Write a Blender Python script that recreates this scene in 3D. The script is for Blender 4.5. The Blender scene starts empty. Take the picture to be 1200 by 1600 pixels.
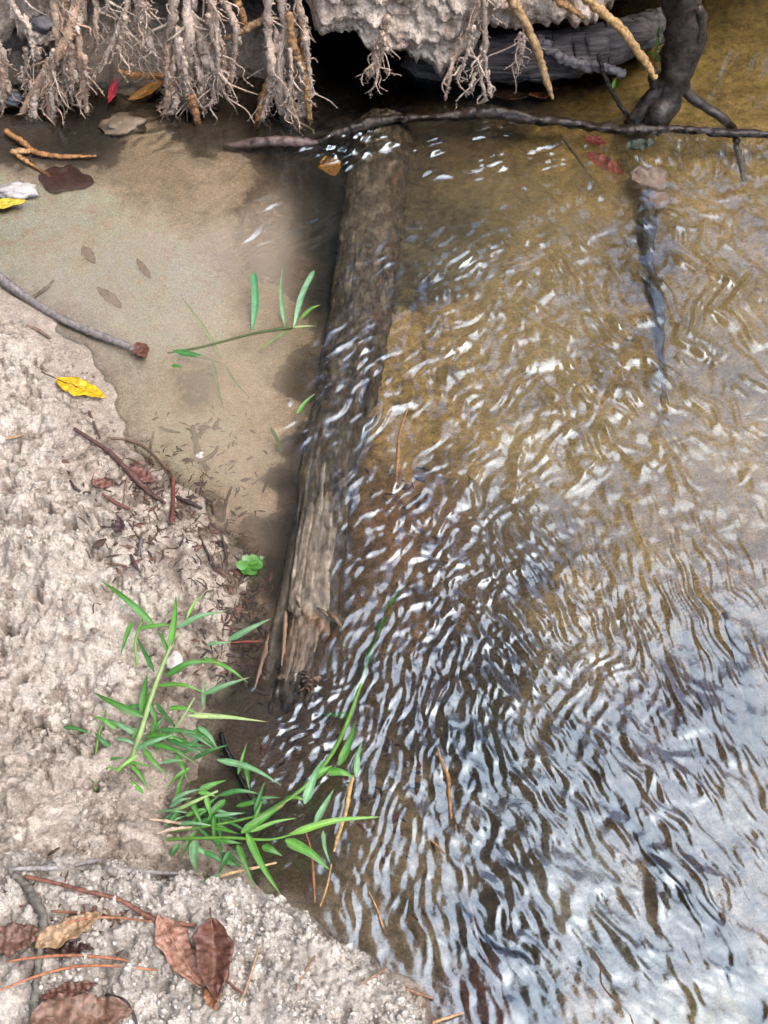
import bpy, math, random
import numpy as np
from mathutils import Vector, Matrix

random.seed(7)
rng = np.random.default_rng(7)
R = math.radians
scene = bpy.context.scene
COL = scene.collection

# ------------------------------------------------------------------ camera, sky, sun, exposure
CAM_H, PITCH, VFOV = 1.10, 56.0, 46.0
F = 800.0 / math.tan(R(VFOV / 2))
CAM = np.array([0.0, -CAM_H / math.tan(R(PITCH)), CAM_H])
FWD = np.array([0.0, math.cos(R(PITCH)), -math.sin(R(PITCH))])
UPV = np.array([0.0, math.sin(R(PITCH)), math.cos(R(PITCH))])

cd = bpy.data.cameras.new('camera')
cam = bpy.data.objects.new('camera', cd)
COL.objects.link(cam)
cam.location = CAM
cam.rotation_euler = (R(90 - PITCH), 0, 0)
cd.sensor_fit = 'VERTICAL'
cd.angle_y = R(VFOV)
cd.clip_start = 0.01
cd.clip_end = 500
scene.camera = cam

SUN_EL, SUN_AZ = 65.0, 115.0        # azimuth clockwise from +y
world = bpy.data.worlds.new('World')
scene.world = world
world.use_nodes = True
wn = world.node_tree
bg = wn.nodes['Background']
sky = wn.nodes.new('ShaderNodeTexSky')
sky.sky_type = 'NISHITA'
sky.sun_disc = False
sky.sun_elevation = R(SUN_EL)
sky.sun_rotation = R(SUN_AZ)
sky.air_density = 1.0
sky.dust_density = 3.0
sky.ozone_density = 1.0
wn.links.new(sky.outputs[0], bg.inputs[0])
bg.inputs[1].default_value = 0.15

sl = bpy.data.lights.new('sun', 'SUN')
sl.energy = 1.0
sl.angle = R(80)
sl.color = (1.0, 0.98, 0.95)
so = bpy.data.objects.new('sun', sl)
COL.objects.link(so)
so.location = (0, 2, 20)
so.rotation_euler = (R(90 - SUN_EL), 0, R(180 - SUN_AZ))     # bright thin cloud in the gap of the canopy

vs = scene.view_settings
vs.view_transform = 'Standard'
vs.look = 'None'
vs.exposure = 1.88
vs.gamma = 1.0
scene.cycles.use_denoising = True
scene.cycles.max_bounces = 10
scene.cycles.transmission_bounces = 8
scene.cycles.transparent_max_bounces = 8
scene.cycles.diffuse_bounces = 4
scene.cycles.caustics_refractive = True
scene.cycles.caustics_reflective = False
scene.cycles.sample_clamp_indirect = 8.0

# ------------------------------------------------------------------ geometry helpers
def ray(u, v):
    d = FWD + np.array([1.0, 0, 0]) * ((u - 600) / F) + UPV * ((800 - v) / F)
    return d

def P(u, v, z=0.0):
    d = ray(u, v)
    t = (z - CAM[2]) / d[2]
    return CAM + d * t

def Q(u, v, y):
    d = ray(u, v)
    t = (y - CAM[1]) / d[1]
    return CAM + d * t

def uv_of(X, Y, Z=0.0):
    dx, dy, dz = X - CAM[0], Y - CAM[1], Z - CAM[2]
    dep = dy * FWD[1] + dz * FWD[2]
    up = dy * UPV[1] + dz * UPV[2]
    dep = np.where(dep < 0.05, 0.05, dep)
    return 600 + F * dx / dep, 800 - F * up / dep

def mm(px, v=800):          # pixel length at the water plane near row v, in metres
    d = ray(600, v)
    return px * (-CAM_H / d[2]) / F

def hash24(ix, iy, seed):
    k = np.uint32
    a = ix.astype(np.int64).astype(k) * k(374761393) + iy.astype(np.int64).astype(k) * k(668265263) + k((seed * 1442695041) & 0xFFFFFFFF)
    a = (a ^ (a >> k(13))) * k(1274126177)
    a = (a ^ (a >> k(16))) * k(2246822519)
    return (a ^ (a >> k(15))) & k(0xFFFFFF)

def hash01(ix, iy, seed):
    return hash24(ix, iy, seed) / float(0x1000000)

_ga = (np.arange(4096) + .5) / 4096 * 2 * np.pi
GCOS, GSIN = np.cos(_ga), np.sin(_ga)

def perlin(x, y, seed=0):
    x = np.atleast_1d(np.asarray(x, float)); y = np.atleast_1d(np.asarray(y, float))
    ix = np.floor(x); iy = np.floor(y)
    fx = x - ix; fy = y - iy
    def g(ox, oy):
        a = hash24(ix + ox, iy + oy, seed) >> np.uint32(12)
        return GCOS[a] * (fx - ox) + GSIN[a] * (fy - oy)
    sx = fx * fx * fx * (fx * (fx * 6 - 15) + 10)
    sy = fy * fy * fy * (fy * (fy * 6 - 15) + 10)
    n0 = g(0, 0) * (1 - sx) + g(1, 0) * sx
    n1 = g(0, 1) * (1 - sx) + g(1, 1) * sx
    return (n0 * (1 - sy) + n1 * sy) * 1.5

def fbm(x, y, seed=0, octs=4, gain=0.5):
    s = 0; a = 1.0; f = 1.0
    for i in range(octs):
        s = s + a * perlin(x * f + 17.3 * i, y * f - 9.1 * i, seed + i)
        a *= gain; f *= 2.03
    return s

def worley(x, y, seed=0):
    x = np.asarray(x, float); y = np.asarray(y, float)
    ix = np.floor(x); iy = np.floor(y)
    f1 = np.full(x.shape, 9.0); f2 = np.full(x.shape, 9.0); cid = np.zeros(x.shape)
    for ox in (-1, 0, 1):
        for oy in (-1, 0, 1):
            cx = ix + ox; cy = iy + oy
            px = cx + hash01(cx, cy, seed); py = cy + hash01(cx, cy, seed + 101)
            d = np.hypot(px - x, py - y)
            c = hash01(cx, cy, seed + 202)
            closer = d < f1
            f2 = np.where(closer, f1, np.minimum(f2, d))
            cid = np.where(closer, c, cid)
            f1 = np.where(closer, d, f1)
    return f1, f2, cid

def smooth(a, b, x):
    t = np.clip((x - a) / (b - a), 0, 1)
    return t * t * (3 - 2 * t)

def poly_sd(X, Y, pts):
    """signed distance to a closed polygon, positive inside"""
    pts = np.array(pts)
    d = np.full(X.shape, 1e9)
    inside = np.zeros(X.shape, bool)
    n = len(pts)
    for i in range(n):
        ax, ay = pts[i]; bx, by = pts[(i + 1) % n]
        ex, ey = bx - ax, by - ay
        t = np.clip(((X - ax) * ex + (Y - ay) * ey) / (ex * ex + ey * ey + 1e-12), 0, 1)
        d = np.minimum(d, np.hypot(X - ax - t * ex, Y - ay - t * ey))
        c = ((ay > Y) != (by > Y)) & (X < (bx - ax) * (Y - ay) / (by - ay + 1e-12) + ax)
        inside ^= c
    return np.where(inside, d, -d)

def idw(U, V, pts, power=3.0):
    """blend of control values (u, v, value...) by inverse distance"""
    U = np.asarray(U, np.float32); V = np.asarray(V, np.float32)
    k = len(pts[0]) - 2
    num = np.zeros(U.shape + (k,), np.float32); den = np.zeros(U.shape, np.float32)
    for p in pts:
        q = ((U - p[0]) ** 2 + (V - p[1]) ** 2) / 2500.0 + np.float32(.15)
        w = 1.0 / (q * np.sqrt(q)) if power == 3.0 else 1.0 / (q * q * np.sqrt(q))
        for c in range(k):
            num[..., c] += w * np.float32(p[2 + c])
        den += w
    num = num.astype(float); den = den.astype(float)
    return num / den[..., None]

def stretch_axis(lo, hi, step, far, grow=1.35, mid=None):
    """dense between lo and hi, growing away to +-far; mid = (x, step2) changes the step"""
    if mid:
        a = np.concatenate([np.arange(lo, mid[0], step), np.arange(mid[0], hi, mid[1])])
    else:
        a = np.arange(lo, hi, step)
    left = []; s = step * 2; x = a[0]
    while x > -far:
        x -= s; left.append(x); s *= grow
    right = []; s = step * 2; x = a[-1]
    while x < far:
        x += s; right.append(x); s *= grow
    return np.concatenate([left[::-1], a, right])

def mesh_np(name, V, Fq, smooth_shade=True, cols=None):
    """V (n,3), Fq (m,4) quads or (m,3) triangles"""
    me = bpy.data.meshes.new(name)
    V = np.asarray(V, np.float32); Fq = np.asarray(Fq, np.int32)
    k = Fq.shape[1]
    me.vertices.add(len(V)); me.vertices.foreach_set('co', V.ravel())
    me.loops.add(Fq.size); me.loops.foreach_set('vertex_index', Fq.ravel())
    me.polygons.add(len(Fq))
    me.polygons.foreach_set('loop_start', np.arange(0, Fq.size, k, dtype=np.int32))
    me.polygons.foreach_set('use_smooth', np.full(len(Fq), smooth_shade, bool))
    me.update(calc_edges=True)
    if cols is not None:
        ca = me.color_attributes.new('Col', 'FLOAT_COLOR', 'POINT')
        c = np.ones((len(V), 4), np.float32); c[:, :cols.shape[1]] = cols
        ca.data.foreach_set('color', c.ravel())
    return me

def grid_faces(nr, nc, keep=None, wrap=False):
    i = np.arange(nr - 1)[:, None]; j = np.arange(nc if wrap else nc - 1)[None, :]
    a = i * nc + j
    b = i * nc + (j + 1) % nc
    f = np.stack([a, b, b + nc, a + nc], -1)
    if keep is not None:
        f = f[keep]
    return f.reshape(-1, 4)

class MB:
    """collects tubes, blades and lumps for one mesh"""
    def __init__(s): s.v = []; s.f = []; s.c = []; s.n = 0
    def add(s, V, Fs, c=None):
        V = np.asarray(V, float)
        s.v.append(V)
        s.f += [[int(i) + s.n for i in f] for f in Fs]
        if c is None: c = np.ones((len(V), 3))
        s.c.append(np.broadcast_to(np.asarray(c, float), (len(V), 3)))
        s.n += len(V)
    def tube(s, path, radii, sides=8, noise=0.0, nfreq=60.0, seed=0, cap=True, c=None, flat=1.0):
        path = np.asarray(path, float); n = len(path)
        radii = np.broadcast_to(np.asarray(radii, float), (n,))
        T = np.gradient(path, axis=0); T /= np.linalg.norm(T, axis=1)[:, None] + 1e-12
        ref = np.array([0.0, 0, 1]) if abs(T[:, 2]).mean() < 0.8 else np.array([0.0, 1, 0])
        A = np.cross(T, ref); A /= np.linalg.norm(A, axis=1)[:, None] + 1e-12
        B = np.cross(A, T)
        th = np.linspace(0, 2 * np.pi, sides, endpoint=False)
        L = np.concatenate([[0], np.cumsum(np.linalg.norm(np.diff(path, axis=0), axis=1))])
        rr = radii[:, None] * np.ones((1, sides))
        if noise:
            nz = perlin(L[:, None] * nfreq + 0 * th, 3 * np.cos(th)[None] + 5 * np.sin(th)[None] * 0.6, seed)
            rr = rr * (1 + noise * 1.6 * nz)
        V = path[:, None] + rr[..., None] * (np.cos(th)[None, :, None] * A[:, None] + flat * np.sin(th)[None, :, None] * B[:, None])
        Fs = grid_faces(n, sides, wrap=True).tolist()
        V = V.reshape(-1, 3)
        if cap:
            V = np.vstack([V, path[0] - T[0] * radii[0] * .5, path[-1] + T[-1] * radii[-1] * .5])
            a = n * sides; b = a + 1
            for j in range(sides):
                Fs.append([a, (j + 1) % sides, j])
                o = (n - 1) * sides
                Fs.append([b, o + j, o + (j + 1) % sides])
        s.add(V, Fs, c)
    def spike(s, p, d, L, w, c=None):
        d = np.asarray(d, float); d /= np.linalg.norm(d) + 1e-9
        a = np.cross(d, [0.3, 0.5, 0.8]); a /= np.linalg.norm(a) + 1e-9
        b = np.cross(d, a)
        p = np.asarray(p, float)
        V = [p + a * w, p - a * .5 * w + b * .87 * w, p - a * .5 * w - b * .87 * w, p + d * L]
        s.add(V, [[0, 1, 3], [1, 2, 3], [2, 0, 3], [0, 2, 1]], c)
    def lump(s, p, r, seed=0, sq=(1, 1, 1), c=None, amp=.3, rows=6, cols_=9):
        th = np.linspace(0, np.pi, rows + 1)[:, None]; ph = np.linspace(0, 2 * np.pi, cols_, endpoint=False)[None]
        n = perlin(2.1 * np.sin(th) * np.cos(ph) + 3 * np.cos(th) + seed * 3.7, 2.1 * np.sin(th) * np.sin(ph) - seed, seed)
        q = r * (1 + amp * 1.5 * n)
        V = np.stack([q * np.sin(th) * np.cos(ph) * sq[0], q * np.sin(th) * np.sin(ph) * sq[1], q * np.cos(th) * sq[2] + 0 * ph], -1)
        V = V.reshape(-1, 3) + np.asarray(p, float)
        s.add(V, grid_faces(rows + 1, cols_, wrap=True).tolist(), c)
    def blade(s, path, width, normal_hint=(0, 0, 1), fold=.25, prof=None, c=None, twist=0.0):
        path = np.asarray(path, float); n = len(path)
        T = np.gradient(path, axis=0); T /= np.linalg.norm(T, axis=1)[:, None] + 1e-12
        S = np.cross(T, np.asarray(normal_hint, float)); S /= np.linalg.norm(S, axis=1)[:, None] + 1e-12
        N = np.cross(S, T)
        t = np.linspace(0, 1, n)
        if twist:
            a = twist * t
            S, N = S * np.cos(a)[:, None] + N * np.sin(a)[:, None], N * np.cos(a)[:, None] - S * np.sin(a)[:, None]
        w = width * .5 * (prof(t) if prof else grass_prof(t))
        rows = []
        for k in (-1, -.55, 0, .55, 1):
            rows.append(path + S * (w * k)[:, None] + N * (abs(k) * w * fold)[:, None])
        V = np.stack(rows, 1).reshape(-1, 3)
        s.add(V, grid_faces(n, 5).tolist(), c)
    def build(s, name, mat, parent=None, origin=None, smooth_shade=True):
        V = np.vstack(s.v) if s.v else np.zeros((0, 3))
        me = bpy.data.meshes.new(name)
        o = np.zeros(3) if origin is None else np.asarray(origin, float)
        me.from_pydata((V - o).tolist(), [], s.f)
        me.polygons.foreach_set('use_smooth', np.full(len(me.polygons), smooth_shade, bool))
        ca = me.color_attributes.new('Col', 'FLOAT_COLOR', 'POINT')
        cc = np.ones((len(V), 4), np.float32); cc[:, :3] = np.vstack(s.c)
        ca.data.foreach_set('color', cc.ravel())
        me.materials.append(mat)
        ob = bpy.data.objects.new(name, me)
        COL.objects.link(ob)
        ob.location = o
        if parent is not None:
            ob.parent = parent
            q = parent; po = np.zeros(3)
            while q is not None:
                po = po + np.array(q.location); q = q.parent
            ob.location = o - po
        return ob

def grass_prof(t):
    return np.clip(np.minimum(1, (t / .20 + .22)) * (1 - t ** 1.5) ** .9 * 1.12 + .01, 0.01, 1.05)

def curve(pts, n=24):
    """Catmull-Rom through points"""
    p = np.asarray(pts, float)
    if len(p) == 2:
        t = np.linspace(0, 1, n)[:, None]
        return p[0] * (1 - t) + p[1] * t
    q = np.vstack([2 * p[0] - p[1], p, 2 * p[-1] - p[-2]])
    out = []
    m = len(p) - 1
    for k in np.linspace(0, m, n):
        i = min(int(k), m - 1); t = k - i
        a, b, c, d = q[i], q[i + 1], q[i + 2], q[i + 3]
        out.append(.5 * ((2 * b) + (-a + c) * t + (2 * a - 5 * b + 4 * c - d) * t * t + (-a + 3 * b - 3 * c + d) * t ** 3))
    return np.array(out)

def interp(vals, n):
    return np.interp(np.linspace(0, 1, n), np.linspace(0, 1, len(vals)), vals)

def thing(name, label, cat, loc, group=None):
    o = bpy.data.objects.new(name, None)
    o.empty_display_size = .02
    COL.objects.link(o)
    o.location = loc
    tag(o, label, cat, group)
    return o

def tag(o, label=None, cat=None, group=None, kind=None):
    if label: o['label'] = label
    if cat: o['category'] = cat
    if group: o['group'] = group
    if kind: o['kind'] = kind
    return o

# ------------------------------------------------------------------ materials
def new_mat(name):
    m = bpy.data.materials.new(name)
    m.use_nodes = True
    nt = m.node_tree
    return m, nt, nt.nodes['Principled BSDF']

def N(nt, typ, **kw):
    n = nt.nodes.new(typ)
    for k, v in kw.items():
        setattr(n, k, v)
    return n

def surf(name, c1, c2, scale=120, rough=.8, bump=.3, bscale=300, bdist=.002, stretch=(1, 1, 1), usecol=True,
         detail=5, spec=.4, translucent=0.0, ramp=(.35, .65), rough2=None, coat=0.0):
    m, nt, b = new_mat(name)
    L = nt.links
    tc = N(nt, 'ShaderNodeTexCoord')
    mp = N(nt, 'ShaderNodeMapping'); mp.inputs['Scale'].default_value = stretch
    L.new(tc.outputs['Object'], mp.inputs[0])
    nz = N(nt, 'ShaderNodeTexNoise'); nz.inputs['Scale'].default_value = scale; nz.inputs['Detail'].default_value = detail
    nz.inputs['Roughness'].default_value = .65
    L.new(mp.outputs[0], nz.inputs['Vector'])
    cr = N(nt, 'ShaderNodeValToRGB')
    cr.color_ramp.elements[0].position = ramp[0]; cr.color_ramp.elements[1].position = ramp[1]
    cr.color_ramp.elements[0].color = (*c1, 1); cr.color_ramp.elements[1].color = (*c2, 1)
    L.new(nz.outputs[0], cr.inputs[0])
    out = cr.outputs[0]
    if usecol:
        at = N(nt, 'ShaderNodeAttribute', attribute_name='Col')
        mx = N(nt, 'ShaderNodeMix', data_type='RGBA', blend_type='MULTIPLY'); mx.inputs[0].default_value = 1
        L.new(out, mx.inputs[6]); L.new(at.outputs['Color'], mx.inputs[7])
        out = mx.outputs[2]
    L.new(out, b.inputs['Base Color'])
    b.inputs['Roughness'].default_value = rough
    if rough2 is not None:
        mr = N(nt, 'ShaderNodeMapRange'); mr.inputs['To Min'].default_value = rough; mr.inputs['To Max'].default_value = rough2
        L.new(nz.outputs[0], mr.inputs[0]); L.new(mr.outputs[0], b.inputs['Roughness'])
    b.inputs['Specular IOR Level'].default_value = spec
    if coat:
        b.inputs['Coat Weight'].default_value = coat; b.inputs['Coat Roughness'].default_value = .12
    if bump:
        n2 = N(nt, 'ShaderNodeTexNoise'); n2.inputs['Scale'].default_value = bscale; n2.inputs['Detail'].default_value = 4
        L.new(mp.outputs[0], n2.inputs['Vector'])
        bp = N(nt, 'ShaderNodeBump'); bp.inputs['Strength'].default_value = bump; bp.inputs['Distance'].default_value = bdist
        L.new(n2.outputs[0], bp.inputs['Height']); L.new(bp.outputs[0], b.inputs['Normal'])
    if translucent:
        tr = N(nt, 'ShaderNodeBsdfTranslucent')
        L.new(out, tr.inputs[0])
        ms = N(nt, 'ShaderNodeMixShader'); ms.inputs[0].default_value = translucent
        L.new(b.outputs[0], ms.inputs[1]); L.new(tr.outputs[0], ms.inputs[2])
        L.new(ms.outputs[0], nt.nodes['Material Output'].inputs[0])
    return m

def ground_mat():
    m, nt, b = new_mat('sand')
    L = nt.links
    tc = N(nt, 'ShaderNodeTexCoord')
    at = N(nt, 'ShaderNodeAttribute', attribute_name='Col')
    n1 = N(nt, 'ShaderNodeTexNoise'); n1.inputs['Scale'].default_value = 420; n1.inputs['Detail'].default_value = 4
    n1.inputs['Roughness'].default_value = .7
    L.new(tc.outputs['Object'], n1.inputs['Vector'])
    mr = N(nt, 'ShaderNodeMapRange'); mr.inputs['From Min'].default_value = .3; mr.inputs['From Max'].default_value = .7
    mr.inputs['To Min'].default_value = .58; mr.inputs['To Max'].default_value = 1.36
    L.new(n1.outputs[0], mr.inputs[0])
    mx = N(nt, 'ShaderNodeMix', data_type='RGBA', blend_type='MULTIPLY'); mx.inputs[0].default_value = 1
    L.new(at.outputs['Color'], mx.inputs[6]); L.new(mr.outputs[0], mx.inputs[7])
    L.new(mx.outputs[2], b.inputs['Base Color'])
    L.new(at.outputs['Alpha'], b.inputs['Roughness'])
    b.inputs['Specular IOR Level'].default_value = .35
    n2 = N(nt, 'ShaderNodeTexNoise'); n2.inputs['Scale'].default_value = 260; n2.inputs['Detail'].default_value = 5
    n2.inputs['Roughness'].default_value = .75
    L.new(tc.outputs['Object'], n2.inputs['Vector'])
    bp = N(nt, 'ShaderNodeBump'); bp.inputs['Strength'].default_value = .9; bp.inputs['Distance'].default_value = .004
    L.new(n2.outputs[0], bp.inputs['Height']); L.new(bp.outputs[0], b.inputs['Normal'])
    return m

def water_mat():
    m, nt, b = new_mat('stream_water')
    nt.nodes.remove(b)
    L = nt.links
    tc = N(nt, 'ShaderNodeTexCoord')
    n2 = N(nt, 'ShaderNodeTexNoise'); n2.inputs['Scale'].default_value = 130; n2.inputs['Detail'].default_value = 2
    L.new(tc.outputs['Object'], n2.inputs['Vector'])
    at = N(nt, 'ShaderNodeAttribute', attribute_name='Col')
    bp = N(nt, 'ShaderNodeBump'); bp.inputs['Distance'].default_value = .0012
    sep = N(nt, 'ShaderNodeSeparateColor'); L.new(at.outputs['Color'], sep.inputs[0])
    L.new(sep.outputs[0], bp.inputs['Strength'])
    L.new(n2.outputs[0], bp.inputs['Height'])
    rf = N(nt, 'ShaderNodeBsdfRefraction'); rf.inputs['IOR'].default_value = 1.13; rf.inputs['Roughness'].default_value = 0.0
    rf.inputs['Color'].default_value = (.98, .975, .95, 1)
    gl = N(nt, 'ShaderNodeBsdfGlossy'); gl.inputs['Roughness'].default_value = .12
    gl.inputs['Color'].default_value = (.74, .89, 1, 1)
    fr = N(nt, 'ShaderNodeFresnel'); fr.inputs['IOR'].default_value = 1.93
    L.new(bp.outputs[0], rf.inputs['Normal']); L.new(bp.outputs[0], gl.inputs['Normal']); L.new(bp.outputs[0], fr.inputs['Normal'])
    # suspended silt: a share of the light is scattered back by the cloudy water
    df = N(nt, 'ShaderNodeBsdfDiffuse')
    cm = N(nt, 'ShaderNodeMix', data_type='RGBA'); L.new(sep.outputs[2], cm.inputs[0])
    cm.inputs[6].default_value = (.30, .225, .105, 1); cm.inputs[7].default_value = (.56, .458, .335, 1)
    L.new(cm.outputs[2], df.inputs[0])
    tb = N(nt, 'ShaderNodeMixShader'); L.new(sep.outputs[1], tb.inputs[0]); L.new(rf.outputs[0], tb.inputs[1]); L.new(df.outputs[0], tb.inputs[2])
    ms = N(nt, 'ShaderNodeMixShader')
    L.new(fr.outputs[0], ms.inputs[0]); L.new(tb.outputs[0], ms.inputs[1]); L.new(gl.outputs[0], ms.inputs[2])
    L.new(ms.outputs[0], nt.nodes['Material Output'].inputs[0])
    return m

M_ground = ground_mat()
M_water = water_mat()
M_bank = surf('bank_sand', (.44, .35, .28), (.90, .77, .65), 200, .95, .9, 260, .005)
M_rootsand = surf('sandy_root', (.46, .37, .30), (.88, .77, .66), 240, .95, .9, 500, .003)
M_tan = surf('tan_root', (.20, .115, .055), (.55, .37, .19), 220, .8, .7, 600, .002)
M_darkroot = surf('wet_dark_root', (.010, .008, .007), (.055, .043, .036), 90, .28, .5, 160, .003, spec=.35, rough2=.55)
M_greywood = surf('grey_wood', (.030, .027, .027), (.19, .172, .165), 90, .7, .9, 140, .005, (.16, 1, 1.8))
M_log = surf('wet_log', (.55, .52, .48), (1.35, 1.3, 1.25), 90, .38, .55, 170, .003, (1.6, .45, 1.2), rough2=.55)
M_twig = surf('brown_twig', (.45, .42, .4), (1.2, 1.15, 1.1), 220, .65, .3, 500, .001)
M_grass = surf('grass_leaf', (.75, .8, .75), (1.15, 1.1, 1.1), 90, .42, .15, 600, .0006, translucent=.3, spec=.45)
M_leaf = surf('dead_leaf', (.5, .45, .4), (1.3, 1.25, 1.2), 210, .45, .3, 300, .001, spec=.5, translucent=.08)
M_stone = surf('stone', (.7, .68, .66), (1.15, 1.1, 1.1), 90, .5, .3, 200, .002)
M_bark = surf('woodland_bark', (.02, .016, .012), (.06, .048, .036), 6, .9, 0)
M_canopy = surf('woodland_leaf', (.02, .035, .01), (.05, .075, .02), 1.5, .6, 0, usecol=False, translucent=.2)

# ------------------------------------------------------------------ ground: bank, pool and stream bed in one sheet
def W(pts, z=0.0):
    return [tuple(P(u, v, z)[:2]) for u, v in pts]

LAND = W([(-1500, 470), (-300, 470), (0, 440), (90, 500), (185, 600), (205, 690), (290, 765), (360, 830), (392, 900), (380, 980),
          (335, 1080), (300, 1180), (300, 1260), (400, 1370), (500, 1440), (590, 1500), (670, 1570), (720, 1640), (740, 1760), (-1500, 1760)])
LEDGE = W([(-1500, 1352), (-200, 1350), (0, 1346), (150, 1352), (240, 1368), (330, 1366), (400, 1392), (480, 1425), (545, 1480), (610, 1530),
           (680, 1600), (720, 1800), (-1500, 1800)], .045)

DEPTH = [(0, 330, .004), (100, 330, .008), (200, 270, .002), (300, 260, .002), (380, 290, .006), (250, 380, .012), (150, 450, .009),
         (300, 480, .022), (380, 600, .030), (300, 640, .014), (350, 720, .010), (420, 420, .030), (430, 350, .030), (500, 330, .080),
         (508, 280, .075), (480, 430, .055), (470, 520, .05), (450, 620, .05), (430, 700, .05), (415, 800, .035), (620, 300, .07), (700, 350, .09),
         (650, 450, .045), (800, 450, .05), (900, 600, .055), (1100, 400, .06), (700, 800, .055), (650, 1000, .05), (600, 1200, .035),
         (560, 1400, .012), (640, 1480, .016), (700, 1520, .03), (800, 1200, .07), (1000, 1000, .06), (1000, 1400, .07), (1150, 1550, .05),
         (450, 1140, .012), (400, 1230, .014), (500, 1220, .02), (480, 1330, .016), (600, 100, .06), (300, 190, .01), (450, 200, .02), (800, 140, .05), (1100, 100, .06)]
# sediment colours, with the log's shadow painted dark along its left side: (u, v, r, g, b)
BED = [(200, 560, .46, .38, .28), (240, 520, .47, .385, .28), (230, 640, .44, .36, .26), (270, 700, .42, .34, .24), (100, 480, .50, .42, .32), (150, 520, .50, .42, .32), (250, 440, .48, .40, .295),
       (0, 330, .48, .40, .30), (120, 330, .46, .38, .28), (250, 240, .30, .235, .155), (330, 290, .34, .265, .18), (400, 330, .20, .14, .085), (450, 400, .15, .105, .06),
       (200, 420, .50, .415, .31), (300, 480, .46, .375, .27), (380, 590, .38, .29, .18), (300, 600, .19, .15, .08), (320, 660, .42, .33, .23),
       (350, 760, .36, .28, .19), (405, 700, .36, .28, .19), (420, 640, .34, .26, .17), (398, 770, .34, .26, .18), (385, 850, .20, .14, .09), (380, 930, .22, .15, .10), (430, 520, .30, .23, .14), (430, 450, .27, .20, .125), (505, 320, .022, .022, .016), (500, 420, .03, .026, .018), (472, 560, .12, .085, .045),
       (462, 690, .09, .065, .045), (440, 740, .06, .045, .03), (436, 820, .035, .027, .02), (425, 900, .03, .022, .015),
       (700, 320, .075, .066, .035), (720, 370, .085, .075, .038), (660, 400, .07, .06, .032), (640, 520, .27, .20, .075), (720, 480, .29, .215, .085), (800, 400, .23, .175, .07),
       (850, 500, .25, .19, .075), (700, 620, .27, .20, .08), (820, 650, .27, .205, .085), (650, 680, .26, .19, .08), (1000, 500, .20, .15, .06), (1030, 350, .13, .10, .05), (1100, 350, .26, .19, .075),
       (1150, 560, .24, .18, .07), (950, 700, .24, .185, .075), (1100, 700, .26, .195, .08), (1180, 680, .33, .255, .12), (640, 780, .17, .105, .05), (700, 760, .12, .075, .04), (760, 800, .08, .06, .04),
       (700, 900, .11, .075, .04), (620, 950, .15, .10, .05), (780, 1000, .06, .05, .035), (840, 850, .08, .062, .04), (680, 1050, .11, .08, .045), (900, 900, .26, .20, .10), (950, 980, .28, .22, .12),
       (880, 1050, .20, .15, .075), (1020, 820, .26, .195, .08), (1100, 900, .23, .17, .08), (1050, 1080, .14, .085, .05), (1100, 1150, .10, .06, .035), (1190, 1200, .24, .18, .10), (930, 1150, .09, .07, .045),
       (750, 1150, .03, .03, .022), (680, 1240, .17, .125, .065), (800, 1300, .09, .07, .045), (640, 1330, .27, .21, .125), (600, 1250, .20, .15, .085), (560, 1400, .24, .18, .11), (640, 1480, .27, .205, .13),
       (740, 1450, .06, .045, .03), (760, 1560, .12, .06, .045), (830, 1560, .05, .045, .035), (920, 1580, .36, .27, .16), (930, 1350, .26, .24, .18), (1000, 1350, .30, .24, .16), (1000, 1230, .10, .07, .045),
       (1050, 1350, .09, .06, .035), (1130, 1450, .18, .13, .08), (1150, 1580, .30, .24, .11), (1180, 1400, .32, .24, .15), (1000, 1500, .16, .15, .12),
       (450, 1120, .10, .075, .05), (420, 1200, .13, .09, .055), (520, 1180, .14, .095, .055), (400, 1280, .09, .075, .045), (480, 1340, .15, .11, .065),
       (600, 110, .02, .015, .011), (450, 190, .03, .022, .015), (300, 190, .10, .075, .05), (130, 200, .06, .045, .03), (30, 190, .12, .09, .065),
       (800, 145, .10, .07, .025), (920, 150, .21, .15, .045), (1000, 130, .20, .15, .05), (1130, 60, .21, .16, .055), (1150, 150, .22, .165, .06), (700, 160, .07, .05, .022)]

gx = stretch_axis(-.62, .66, .0019, 60, 1.4, mid=(.06, .0042))
gy = stretch_axis(-.60, 1.02, .0019, 60, 1.4)
GX, GY = np.meshgrid(gx, gy)

def blobs(x, y, s, seed):
    f1, f2, cid = worley(x / s, y / s, seed)
    dome = np.sqrt(np.clip(1 - (f1 / .78) ** 2, 0, 1))
    return dome, cid, f2 - f1

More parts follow.
